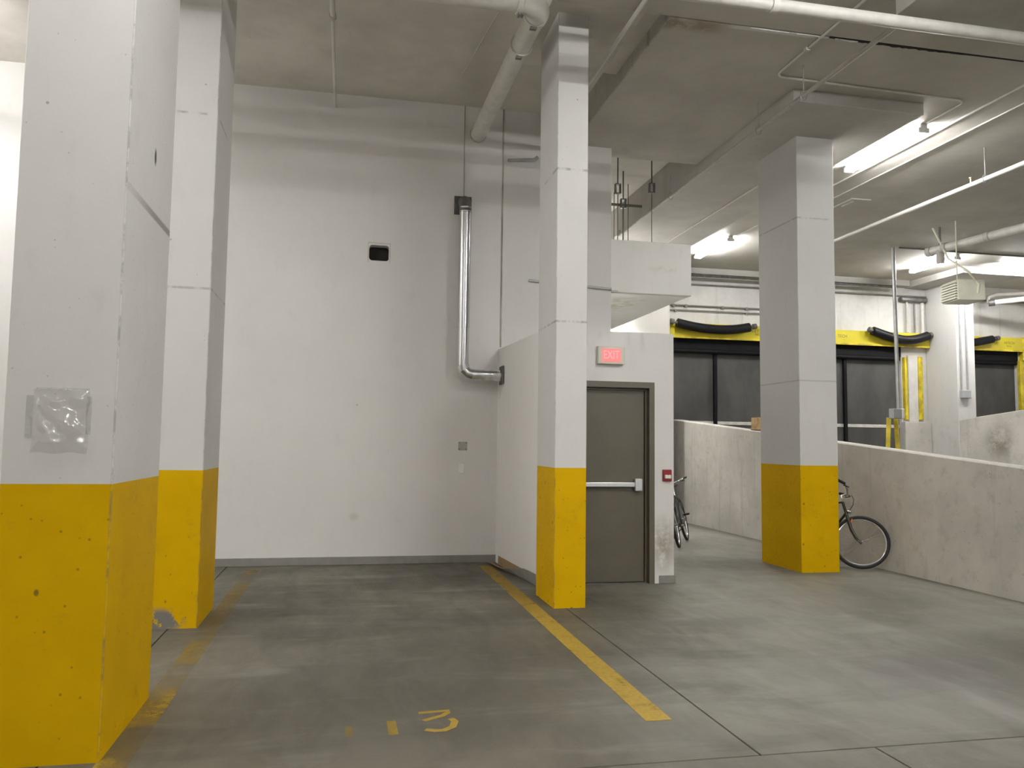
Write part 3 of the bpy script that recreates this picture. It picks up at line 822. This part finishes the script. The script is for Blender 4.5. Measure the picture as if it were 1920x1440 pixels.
part('seam_rib', boxes((xd - 0.012, xd - 0.004, yd - rd - 0.003, yd - rd + 0.004, 2.5, 4.42)), M_GALV, ed)
e2 = arc((xd + 0.12, yd, 2.48), (-0.12, 0, 0), (0, 0, -0.12), 0, PI / 2, 3)
bm = bmesh.new(); tube(bm, e2, rd + 0.004, 24)
bmesh.ops.recalc_face_normals(bm, faces=bm.faces[:])
part('lower_elbow', bm, M_GALV, ed, False)
part('side_pipe', tubes(([(xd + 0.10, yd, 2.36), (1.92, yd, 2.36)], rd - 0.003), n=28), M_GALV, ed, True)
part('seam_band', clamp_ring((1.70, yd, 2.36), (1, 0, 0), rd + 0.002, 0.015), M_GALV, ed, True)
part('side_plate', boxes((1.905, 1.925, yd - 0.11, yd + 0.11, 2.25, 2.48), bev=0.003), M_DSTEEL, ed, label='dark square plate at the side wall')

# plates on the back wall
pl = thing('wall_plate', 'grey square plate with dark screws on the back wall, upper of two', 'plate', (1.465, 10.2, 1.465))
part('plate', boxes((1.41, 1.525, 10.194, 10.2, 1.41, 1.52), bev=0.002), plain('grey_plate', (0.38, 0.36, 0.33), 0.5), pl)
for x in (1.425, 1.51):
    for z in (1.425, 1.505):
        part('screw', tubes(([(x, 10.195, z), (x, 10.19, z)], 0.009), n=8), M_DCOND, pl, True)
tag(link_mesh('switch_plate', boxes((1.415, 1.49, 10.192, 10.2, 1.12, 1.24), bev=0.003, seg=2), M_WHITE), 'small white cover plate on the back wall, lower of two', 'plate')

# plastic sheet on the near column
bm = bmesh.new()
N = 26
g = [[None] * (N + 1) for _ in range(N + 1)]
rng = random.Random(3)
folds = [(rng.uniform(0, PI), rng.uniform(3, 10), rng.uniform(0, 6)) for _ in range(7)]
for i in range(N + 1):
    for j in range(N + 1):
        u, v = i / N, j / N
        h = sum(abs(math.sin((u * math.cos(a) + v * math.sin(a)) * k + p)) for a, k, p in folds) / 7
        edge = min(u, 1 - u, v, 1 - v)
        y = 4.157 - 0.004 - 0.045 * h * min(1, edge * 7) - 0.02 * math.exp(-((v - 0.62 + (u - .4) * .5) / 0.06) ** 2) * min(1, edge * 6)
        g[i][j] = bm.verts.new((-1.445 + 0.245 * u + 0.006 * math.sin(v * 9), y, 1.43 + 0.30 * v + 0.004 * math.sin(u * 11)))
for i in range(N):
    for j in range(N):
        bm.faces.new((g[i][j], g[i + 1][j], g[i + 1][j + 1], g[i][j + 1]))
ps = thing('plastic_sheet', 'crinkled clear plastic sheet taped to the nearest column', 'plastic sheet', (-1.32, 4.15, 1.58))
part('film', bm, M_FILM, ps, True)
M_TAPE = plastic(0.08, 0.4)
part('tape_strip', boxes((-1.43, -1.20, 4.1525, 4.1545, 1.728, 1.738)), M_TAPE, ps)
part('tape_strip', boxes((-1.47, -1.44, 4.1525, 4.1545, 1.50, 1.70)), M_TAPE, ps)
part('tape_strip', boxes((-1.208, -1.186, 4.1525, 4.1545, 1.52, 1.70)), M_TAPE, ps)

# exit sign and pull station
es = thing('exit_sign', 'lit red exit sign in a cream housing above the taupe door', 'sign', (2.825, 8.42, 2.48))
part('housing', boxes((2.675, 2.98, 8.36, 8.42, 2.385, 2.58), bev=0.008, seg=2), M_SIGN, es)
part('lit_panel', boxes((2.715, 2.935, 8.355, 8.365, 2.41, 2.555), bev=0.003), M_EXIT, es)
b = text_bm('EXIT', 0.105, 0.001)
bmesh.ops.scale(b, verts=b.verts, vec=(0.86, 1, 1.25))
bmesh.ops.translate(b, verts=b.verts, vec=(2.825, 8.3535, 2.482))
part('letters', b, M_EXITL, es)
fa = thing('fire_alarm_pull', 'small red fire alarm pull box on the wall right of the door', 'alarm', (3.49, 8.42, 1.175))
part('body', boxes((3.44, 3.54, 8.385, 8.42, 1.11, 1.24), bev=0.008, seg=2), M_RED, fa)
part('pull_lever', boxes((3.456, 3.526, 8.372, 8.39, 1.142, 1.182), bev=0.004), M_WHITE, fa)
part('lever_stem', boxes((3.484, 3.498, 8.374, 8.388, 1.165, 1.19), bev=0.002), M_RED, fa)

# ------------------------------------------------------------------ hanging concrete box
bx = thing('hanging_duct_box', 'white hanging concrete box above the stair room with brown stains', 'duct box', (4.05, 11.9, 3.57))
def box_extra(t, col):
    n = t.noise(5, 5, 0.6)
    m = t.math('MULTIPLY', t.spot((4.25, 10.3, 3.93), 0.02, 0.26, (0.9, 0.3, 4)), t.ramp(n, 0.35, 0.65))
    col = t.mix(t.math('MULTIPLY', m, 0.6), col, (0.5, 0.36, 0.15))
    m = t.math('MULTIPLY', t.spot((3.9, 11.2, 3.57), 0.1, 0.4, (1, 0.6, 1)), t.ramp(n, 0.4, 0.65))
    return t.mix(t.math('MULTIPLY', m, 0.5), col, (0.4, 0.31, 0.06))
part('shell', boxes((3.45, 4.635, 10.42, 14.5, 3.575, 4.30), bev=0.008), wall_paint('box_paint', (0.82, 0.8, 0.76), 0.05, 0, 0, box_extra), bx)
part('front_lip', boxes((3.445, 4.64, 10.3, 10.42, 3.575, 4.30), bev=0.006), bpy.data.materials['box_paint'], bx)
for x, y, z, d in ((3.98, 11.5, 5.35, 0), (4.28, 12.1, 5.32, 1), (4.55, 11.55, 5.42, 0), (4.58, 12.7, 5.5, 2), (4.50, 13.2, 5.5, 2)):
    rod = part('hanger_rod', tubes(([(x, y, 4.29), (x, y, z if d < 2 else ZH)], 0.012 if d == 1 else 0.007), n=6), M_DCOND, bx, True)
    if d < 2:
        part('bracket', boxes((x - .045, x - .03, y - .03, y + .03, z, z + .13), (x + .03, x + .045, y - .03, y + .03, z, z + .13), (x - .045, x + .045, y - .03, y + .03, z - .012, z), (x - .045, x + .045, y - .03, y + .03, z + .13, z + .142), (x - .008, x + .008, y - .008, y + .008, z + .14, ZH)), M_DSTEEL, rod)
conduit('void_pipe', [(0.5, 12.7, 5.55), (4.82, 12.7, 5.55)], 0.025, 'dark horizontal pipe in the gap above the hanging box', M_DCOND)

# ------------------------------------------------------------------ loading dock doors
def dock_door(n, x0, x1, h0, h1, post_x, label):
    t = bpy.data.objects.new('door_%d' % n, None); COL.objects.link(t); t.location = ((x0 + x1) / 2, 17.0, DZ0)
    struct(t, label, 'door')
    w = 0.78
    k = max(1, round((x1 - x0) / 1.45)); 
    # curtain halves split at the dark centre post, lower strip under the pale stripe
    for a, b in ((x0, post_x - 0.03), (post_x + 0.03, x1)):
        part('curtain_panel', boxes((a + .004, b - .004, 17.10, 17.14, 2.075, DZ1), bev=0.004), M_CURT, t)
        part('lower_panel', boxes((a + .004, b - .004, 17.09, 17.14, DZ0, 2.0), bev=0.004), M_CURT, t)
        part('stripe', boxes((a, b, 17.085, 17.14, 2.0, 2.075), bev=0.003), M_STRIPE, t, label='pale horizontal stripe')
    part('centre_post', boxes((post_x - 0.04, post_x + 0.04, 17.03, 17.13, DZ0, 3.72), bev=0.006), M_SHADE, t)
    part('shade_box', boxes((x0, x1, 16.98, 17.13, 3.70, DZ1), bev=0.01), M_SHADE, t)
    hd = part('header', boxes((h0, h1, 16.86, 17.0, DZ1 - 0.01, 4.28), bev=0.008), M_DYEL, t, label='yellow steel header')
    part('header_edge', boxes((h0, h1, 16.84, 16.87, DZ1 - 0.03, DZ1 + 0.01), bev=0.004), M_DYEL2, hd)
    part('roller', tubes(([(x0 + .05, 17.0, 3.66), (x1 - .05, 17.0, 3.66)], 0.05), n=12), M_SHADE, t, True)
    return t, hd
def print_on(hd, s, x, z, size):
    b = text_bm(s, size, 0.0008)
    bmesh.ops.translate(b, verts=b.verts, vec=(x, 16.8585, z))
    part('lettering', b, M_INK, hd)
d2, h2 = dock_door(2, 6.84, 9.70, 6.9, 9.75, 8.26, 'grey dock door under a yellow header, left of the right yellow column')
print_on(h2, 'A ETT', 9.18, 4.16, 0.10); print_on(h2, 'HOI', 9.24, 4.08, 0.09)
d3, h3 = dock_door(3, 10.15, 13.05, 10.1, 13.74, 11.58, 'grey dock door between the right yellow column and the far white column')
print_on(h3, 'TECH', 11.4, 4.13, 0.10)
d4, h4 = dock_door(4, 14.35, 16.35, 14.25, 16.7, 15.0, 'grey dock door right of the far white column')
print_on(h4, 'HITECH', 16.0, 4.14, 0.085); print_on(h4, 'TECH', 15.98, 4.06, 0.06)
def jamb(t, x, w, z0, z1, y=16.9, mat=M_DYEL2):
    part('jamb', boxes((x, x + w * 0.4, y, 17.0, z0, z1), (x + w * 0.4, x + w, y + 0.06, 17.0, z0, z1), bev=0.005), mat, t, label='dirty yellow steel jamb')
jamb(d3, 13.08, 0.12, 2.2, 3.7); jamb(d3, 13.46, 0.16, 2.2, 3.72)
jamb(d4, 16.33, 0.18, 1.2, 3.72)
part('corner_plate', boxes((16.38, 16.7, 16.84, 17.0, 3.72, 4.3), bev=0.01), M_DYEL2, h4)
part('jamb_filler', boxes((13.2, 13.46, 16.93, 17.0, 2.15, 3.75), bev=0.01), concrete('stained_filler', (0.66, 0.64, 0.6), 1.5, 0.2, 0.35, 0.5), d3)

def bumper(pts, r, label, rod_ext):
    t = thing('rubber_bumper', label, 'bumper', pts[len(pts) // 2], 'black rubber tubes on the yellow dock headers')
    P = []
    for i in range(25):
        u = i / 24 * (len(pts) - 1); k = min(int(u), len(pts) - 2); f = u - k
        a, b = Vector(pts[k]), Vector(pts[k + 1])
        P.append(a.lerp(b, f))
    # smooth the line
    for _ in range(12): P = [P[0]] + [(P[i - 1] + P[i] * 2 + P[i + 1]) / 4 for i in range(1, len(P) - 1)] + [P[-1]]
    part('rubber_tube', tubes((P, r), n=16), M_BLACK, t, True)
    for a, b in ((P[0], P[0] - P[1]), (P[-1], P[-1] - P[-2])):
        d = b.normalized()
        rd_ = part('end_rod', tubes(([a, a + d * rod_ext], r * 0.28), n=8), M_DSTEEL, t, True)
        part('rod_knob', tubes(([a + d * rod_ext * 0.75, a + d * (rod_ext + 0.05)], r * 0.62), n=10), M_DSTEEL, rd_, True)
yb = 16.74
bumper([(7.2, yb, 4.25), (7.6, yb, 4.17), (8.1, yb, 4.13), (8.6, yb, 4.15), (8.95, yb, 4.22)], 0.105, 'black rubber tube on the header of the left dock door', 0.12)
bumper([(12.12, yb, 4.27), (12.5, yb, 4.16), (12.95, yb, 4.07), (13.3, yb, 4.11), (13.6, yb, 4.21)], 0.105, 'black rubber tube on the header behind the tall steel pole', 0.06)
bumper([(14.5, yb, 4.07), (14.75, yb, 4.08), (15.05, yb, 4.13), (15.4, yb, 4.2)], 0.095, 'black rubber tube on the header right of the far white column', 0.14)
# wall pipes at the dock
conduit('dock_pipe', [(5.9, 16.95, 5.19), (16.9, 16.95, 5.19)], 0.018, 'uppermost dark pipe along the dock wall above the yellow headers', M_DCOND)
conduit('dock_pipe', [(6.0, 16.95, 4.69), (10.6, 16.95, 4.70)], 0.017, 'upper of two close pipes above the left dock door', M_DCOND, [(x, 16.96, 4.68) for x in (7.2, 7.5, 8.4, 9.0)])
conduit('dock_pipe', [(6.0, 16.95, 4.58), (10.6, 16.95, 4.59)], 0.014, 'lower of two close pipes above the left dock door', M_DCOND, [(x, 16.96, 4.57) for x in (7.25, 9.0)])
conduit('dock_pipe', [(6.3, 16.68, 5.34), (12.7, 16.68, 5.34)], 0.035, 'thick dark pipe where dock wall meets ceiling', M_DSTEEL)
for i, (x, z0, z1, r, m, lab) in enumerate(((13.2, 4.3, 5.04, 0.03, M_PIPE2, 'first of three short vertical pipes above the dock jamb left of the far column'), (13.4, 4.3, 5.04, 0.022, M_DCOND, 'dark middle one of the short vertical pipes above the dock jamb'), (13.62, 4.3, 5.04, 0.04, M_PIPE, 'thickest short vertical pipe beside the far white column'))):
    conduit('riser_pipe', [(x, 16.93, z0), (x, 16.93, z1)], r, lab, m)
tag(link_mesh('valve_cluster', boxes((13.0, 13.72, 16.84, 17.0, 5.05, 5.15), bev=0.02), M_DSTEEL), 'dark grimy junction at the top of the wall left of the far column', 'junction')

# leaning pole with grey box, yellow guards
lp = thing('conduit_pole', 'tall steel conduit pole with a grey box in front of the dock', 'pole', (10.65, 14.0, 2.2))
part('pole', tubes(([(10.63, 14.0, ZS - 0.02), (10.67, 14.0, 2.27)], 0.036), n=14), M_COND, lp, True)
part('coupling', clamp_ring((10.648, 14.0, 3.78), (0, 0, 1), 0.044, 0.05), M_COND, lp, True)
part('control_box', boxes((10.50, 10.70, 13.93, 14.07, 2.09, 2.29), bev=0.012), M_GREYBOX, lp, label='grey control box')
part('box_side', boxes((10.70, 10.76, 13.93, 14.07, 2.09, 2.29), bev=0.012), M_CREAM, lp)
for xt, xb, lab in ((10.60, 10.50, 'left yellow guard post under the grey box'), (10.76, 10.86, 'right yellow guard post under the grey box')):
    b = bmesh.new(); tube(b, [(xt, 14.2, 2.12), (xb, 14.2, 0.0)], 0.055, 4)
    bmesh.ops.recalc_face_normals(b, faces=b.faces[:])
    tag(link_mesh('guard_post', b, M_DYEL2), lab, 'guard post', 'yellow guard posts at the dock')
struct(link_mesh('floor_dock', boxes((5.9, 13.08, 16.5, 17.0, 0, 1.0), (10.4, 13.0, 15.6, 16.5, 0, 0.75)), M_FLOOR), 'raised dock platform behind the ramp wall', 'platform')
tag(link_mesh('wood_block', boxes((6.66, 6.78, 12.2, 12.42, 1.815, 1.99), (6.65, 6.79, 12.19, 12.43, 1.785, 1.82), bev=0.004), M_WOOD), 'tan wooden block on top of the sloping ramp wall', 'block')

# heater
ht = thing('unit_heater', 'cream unit heater with louvres hanging in front of the far white column', 'heater', (10.5, 12.2, 4.25))
def rz(b, a, c):
    bmesh.ops.rotate(b, verts=b.verts, cent=c, matrix=Matrix.Rotation(a, 3, 'Z'))
    return b
hc = (10.5, 12.1, 4.25)
HA = math.radians(-10)
part('cabinet', rz(boxes((10.32, 10.80, 11.85, 12.35, 4.08, 4.44), bev=0.012, seg=2), HA, hc), M_CREAM, ht)
part('louvre_recess', rz(boxes((10.312, 10.325, 11.88, 12.32, 4.1, 4.42)), HA, hc), M_DSTEEL, ht)
for i in range(7):
    b = boxes((10.285, 10.325, 11.87, 12.33, 4.105 + i * 0.046, 4.135 + i * 0.046))
    part('louvre', rz(b, HA, hc), M_CREAM, ht)
part('hanger_rod', tubes(([(10.45, 12.1, 4.43), (10.45, 12.1, ZS)], 0.01), n=6), M_CREAM, ht, True)
part('supply_cable', tubes(([(10.62, 11.83, 4.2), (10.62, 11.8, 4.35), (10.55, 11.95, 4.6), (10.45, 12.3, 4.9), (10.4, 12.6, ZS)], 0.018), n=8), M_CREAM, ht, True)
# column conduits
for x, lab in ((13.84, 'left thin conduit down the far white column'), (14.0, 'right thin conduit down the far white column')):
    conduit('column_conduit', [(x, 15.978, 2.84), (x, 15.978, 5.37)], 0.018, lab, M_COND)
tag(link_mesh('junction_box', boxes((13.80, 14.03, 15.9, 16.0, 2.68, 2.86), bev=0.01), M_GREYBOX), 'small grey junction box low on the far white column', 'box')

# big white pipe with tee near the far strip light
bp = thing('drain_pipe', 'thick white pipe with tee above the cream heater', 'pipe', (10.6, 12, 5.15))
A, B = Vector((10.45, 12.75, 5.13)), Vector((10.95, 9.0, 5.1))
part('pipe_run', tubes(([A, B], 0.075), n=18), M_PIPE, bp, True)
for f in (0.0, 0.09, 0.32): part('coupling', clamp_ring(A + (B - A) * f, B - A, 0.09, 0.09), M_PIPE2, bp, True)
q = A + (B - A) * 0.06
part('tee_outlet', tubes(([q, q - Vector((0, 0, 0.26))], 0.07), n=18), M_PIPE2, bp, True)
part('hanger', tubes(([q, q + Vector((0, 0, ZS - q.z))], 0.02), n=8), M_DCOND, bp, True)
bq = thing('dock_drain', 'white pipe with a small elbow on the wall right of the heater', 'pipe', (15.3, 16.5, 5.0))
part('pipe_run', tubes(([(14.9, 16.2, 4.98), (16.9, 14.6, 5.15)], 0.06), n=14), M_PIPE, bq, True)
part('elbow', tubes(([(15.2, 16.6, 5.05)] + [(15.2, 16.6, 5.2)] + [(15.35, 16.5, 5.26), (16.9, 15.6, 5.26)], 0.05), n=14), M_PIPE2, bq, True)
part('end_cap', tubes(([(14.86, 16.23, 4.977), (14.96, 16.15, 4.985)], 0.08), n=14), M_DSTEEL, bq, True)
# faint ceiling vent
cv = thing('ceiling_vent', 'faint flat vent frame on the ceiling right of the right yellow column', 'vent', (8.0, 11.5, ZS))
part('frame', boxes((7.9, 7.93, 11.4, 12.0, ZS - .012, ZS), (7.9, 8.25, 11.37, 11.4, ZS - .012, ZS), (8.0, 8.03, 11.5, 11.8, ZS - .012, ZS)), M_PIPE, cv)

# ------------------------------------------------------------------ bicycles
def bicycle(loc, heading, lean, steer, label, reflector, cable):
    root = thing('bicycle', label, 'bicycle', loc, 'bicycles parked by the ramp', (lean, 0, heading))
    R = 0.335
    def wheel(name, parent, hub):
        w = bpy.data.objects.new(name, None); COL.objects.link(w); w.parent = parent; w.location = hub
        w.empty_display_size = 0.1
        b = bmesh.new(); tube(b, [(R * 0.945 * math.cos(a), 0, R * 0.945 * math.sin(a)) for a in (2 * PI * i / 48 for i in range(48))], 0.021, 10, closed=True)
        bmesh.ops.recalc_face_normals(b, faces=b.faces[:])
        link_mesh('tyre', b, M_TYRE, w, True)
        b = bmesh.new(); tube(b, [(R * 0.865 * math.cos(a), 0, R * 0.865 * math.sin(a)) for a in (2 * PI * i / 48 for i in range(48))], 0.011, 8, closed=True)
        bmesh.ops.recalc_face_normals(b, faces=b.faces[:])
        link_mesh('rim', b, M_CHROME, w, True)
        b = bmesh.new()
        for i in range(28):
            a = 2 * PI * i / 28; s = 0.028 if i % 2 else -0.028
            a2 = a + (0.5 if (i // 2) % 2 else -0.5)
            tube(b, [(0.018 * math.cos(a2), s, 0.018 * math.sin(a2)), (R * 0.865 * math.cos(a), 0, R * 0.865 * math.sin(a))], 0.0007, 4)
        sp = link_mesh('spokes', b, M_CHROME, w); sp['kind'] = 'stuff'
        link_mesh('hub', tubes(([(0, -0.05, 0), (0, 0.05, 0)], 0.016), n=10), M_DSTEEL, w, True)
        return w
    bb, st, sp, ht_, hb = (0.44, 0, 0.27), (0.27, 0, 0.72), (0.24, 0, 0.86), (0.735, 0, 0.80), (0.80, 0, 0.665)
    rh = (0, 0, R)
    fr = [([bb, st], 0.015), ([st, ht_], 0.014), ([hb, bb], 0.017), ([ht_, hb], 0.018)]
    for s in (-1, 1):
        fr += [([bb, (0.3, s * 0.04, 0.29), (0, s * 0.06, R)], 0.009), ([st, (0.2, s * 0.04, 0.62), (0, s * 0.06, R)], 0.008)]
    link_mesh('frame', tubes(*fr, n=10), M_BFRAME, root, True)
    link_mesh('seat_post', tubes(([st, sp], 0.013), n=10), M_CHROME, root, True)
    b = bmesh.new()
    tube(b, [(0.10, 0, 0.885), (0.16, 0, 0.89), (0.26, 0, 0.88), (0.36, 0, 0.88), (0.39, 0, 0.875)], [0.06, 0.075, 0.05, 0.028, 0.015], 12)
    for v in b.verts: v.co.z = 0.88 + (v.co.z - 0.88) * 0.4
    bmesh.ops.recalc_face_normals(b, faces=b.faces[:])
    link_mesh('saddle', b, M_BLACK, root, True)
    cr = link_mesh('crank', tubes(([(0.44, -0.06, 0.27), (0.44, 0.06, 0.27)], 0.016), ([(0.44, -0.07, 0.27), (0.5, -0.075, 0.12)], 0.01), ([(0.44, 0.07, 0.27), (0.38, 0.075, 0.42)], 0.01), n=8), M_DSTEEL, root, True)
    link_mesh('pedal', boxes((0.45, 0.55, -0.17, -0.08, 0.105, 0.13), bev=0.004), M_BLACK, cr)
    link_mesh('pedal', boxes((0.33, 0.43, 0.08, 0.17, 0.41, 0.435), bev=0.004), M_BLACK, cr)
    link_mesh('chainring', tubes(([(0.44, -0.05, 0.27), (0.44, -0.045, 0.27)], 0.09), n=28), M_DSTEEL, root, True)
    wheel('rear_wheel', root, rh)
    # steered front end
    fe = bpy.data.objects.new('front_end', None); COL.objects.link(fe); fe.parent = root
    fe.empty_display_size = 0.1
    ax = (Vector(ht_) - Vector(hb)).normalized()
    piv = Vector(hb)
    mrot = Matrix.Translation(piv) @ Matrix.Rotation(steer, 4, ax) @ Matrix.Translation(-piv)
    def at_front(b):
        b.transform(mrot); return b
    fhub = Vector((1.03, 0, R))
    fk = [([Vector(hb) + Vector((-0.003, 0, 0.01)), (0.815, 0, 0.635)], 0.02)]
    for s in (-1, 1):
        fk.append(([(0.815, 0, 0.635), (0.82, s * 0.05, 0.62), (0.895, s * 0.052, 0.47), (0.96, s * 0.054, 0.385), (1.03, s * 0.056, R)], [0.02, 0.02, 0.019, 0.016, 0.012]))
    link_mesh('fork', at_front(tubes(*fk, n=10)), M_BFRAME, fe, True)
    link_mesh('stem', at_front(tubes(([ht_, (0.70, 0, 0.88), (0.77, 0, 0.925)], 0.013), n=10)), M_CHROME, fe, True)
    hbp = [(0.66, -0.27, 0.99), (0.74, -0.23, 0.975), (0.77, -0.12, 0.94), (0.77, 0, 0.925), (0.77, 0.12, 0.94), (0.74, 0.23, 0.975), (0.66, 0.27, 0.99)]
    link_mesh('handlebar', at_front(tubes((hbp, 0.012), n=10)), M_CHROME, fe, True)
    for s in (-1, 1):
        link_mesh('grip', at_front(tubes(([(0.65, s * 0.274, 0.992), (0.74, s * 0.23, 0.975)], 0.018), n=10)), M_BLACK, fe, True)
        link_mesh('brake_lever', at_front(tubes(([(0.755, s * 0.18, 0.965), (0.79, s * 0.2, 0.95), (0.73, s * 0.25, 0.945)], 0.006), n=6)), M_BLACK, fe, True)
    link_mesh('brake_cable', at_front(tubes(([(0.78, 0.16, 0.955), (0.82, 0.12, 0.94), (0.85, 0.05, 0.88), (0.86, 0.02, 0.80), (0.83, 0.0, 0.70)], 0.004), n=6)), M_BLACK, fe, True)
    link_mesh('brake_caliper', at_front(boxes((0.81, 0.86, -0.045, 0.045, 0.675, 0.70), bev=0.008)), M_CHROME, fe)
    if reflector:
        link_mesh('reflector', at_front(boxes((0.875, 0.89, -0.035, 0.035, 0.545, 0.60), bev=0.006)), M_ORANGE, fe)
    w = wheel('front_wheel', root, fhub)
    w.matrix_local = mrot @ Matrix.Translation(fhub)
    return root
# bicycle behind the right column: front wheel turned across
def place(front, heading_deg, lean_deg, steer_deg, *a):
    h = math.radians(heading_deg)
    f = Vector((math.cos(h), math.sin(h), 0))
    loc = Vector((front[0], front[1], 0)) - f * 1.03
    return bicycle((loc.x, loc.y, 0.012), h, math.radians(lean_deg), math.radians(steer_deg), *a)
place((6.265, 9.03), -80, -4, 46, 'dark bicycle behind the right yellow column, front wheel turned outward', True, True)
b2 = place((4.85, 11.2), 180 + 60, 13, 3, 'dark bicycle half hidden behind the stair room wall', False, True)
link = bpy.data.objects.new
ks = link_mesh('kickstand', tubes(([(0.40, 0.03, 0.25), (0.30, -0.24, 0.02)], 0.008), n=8), M_DSTEEL, b2, True)
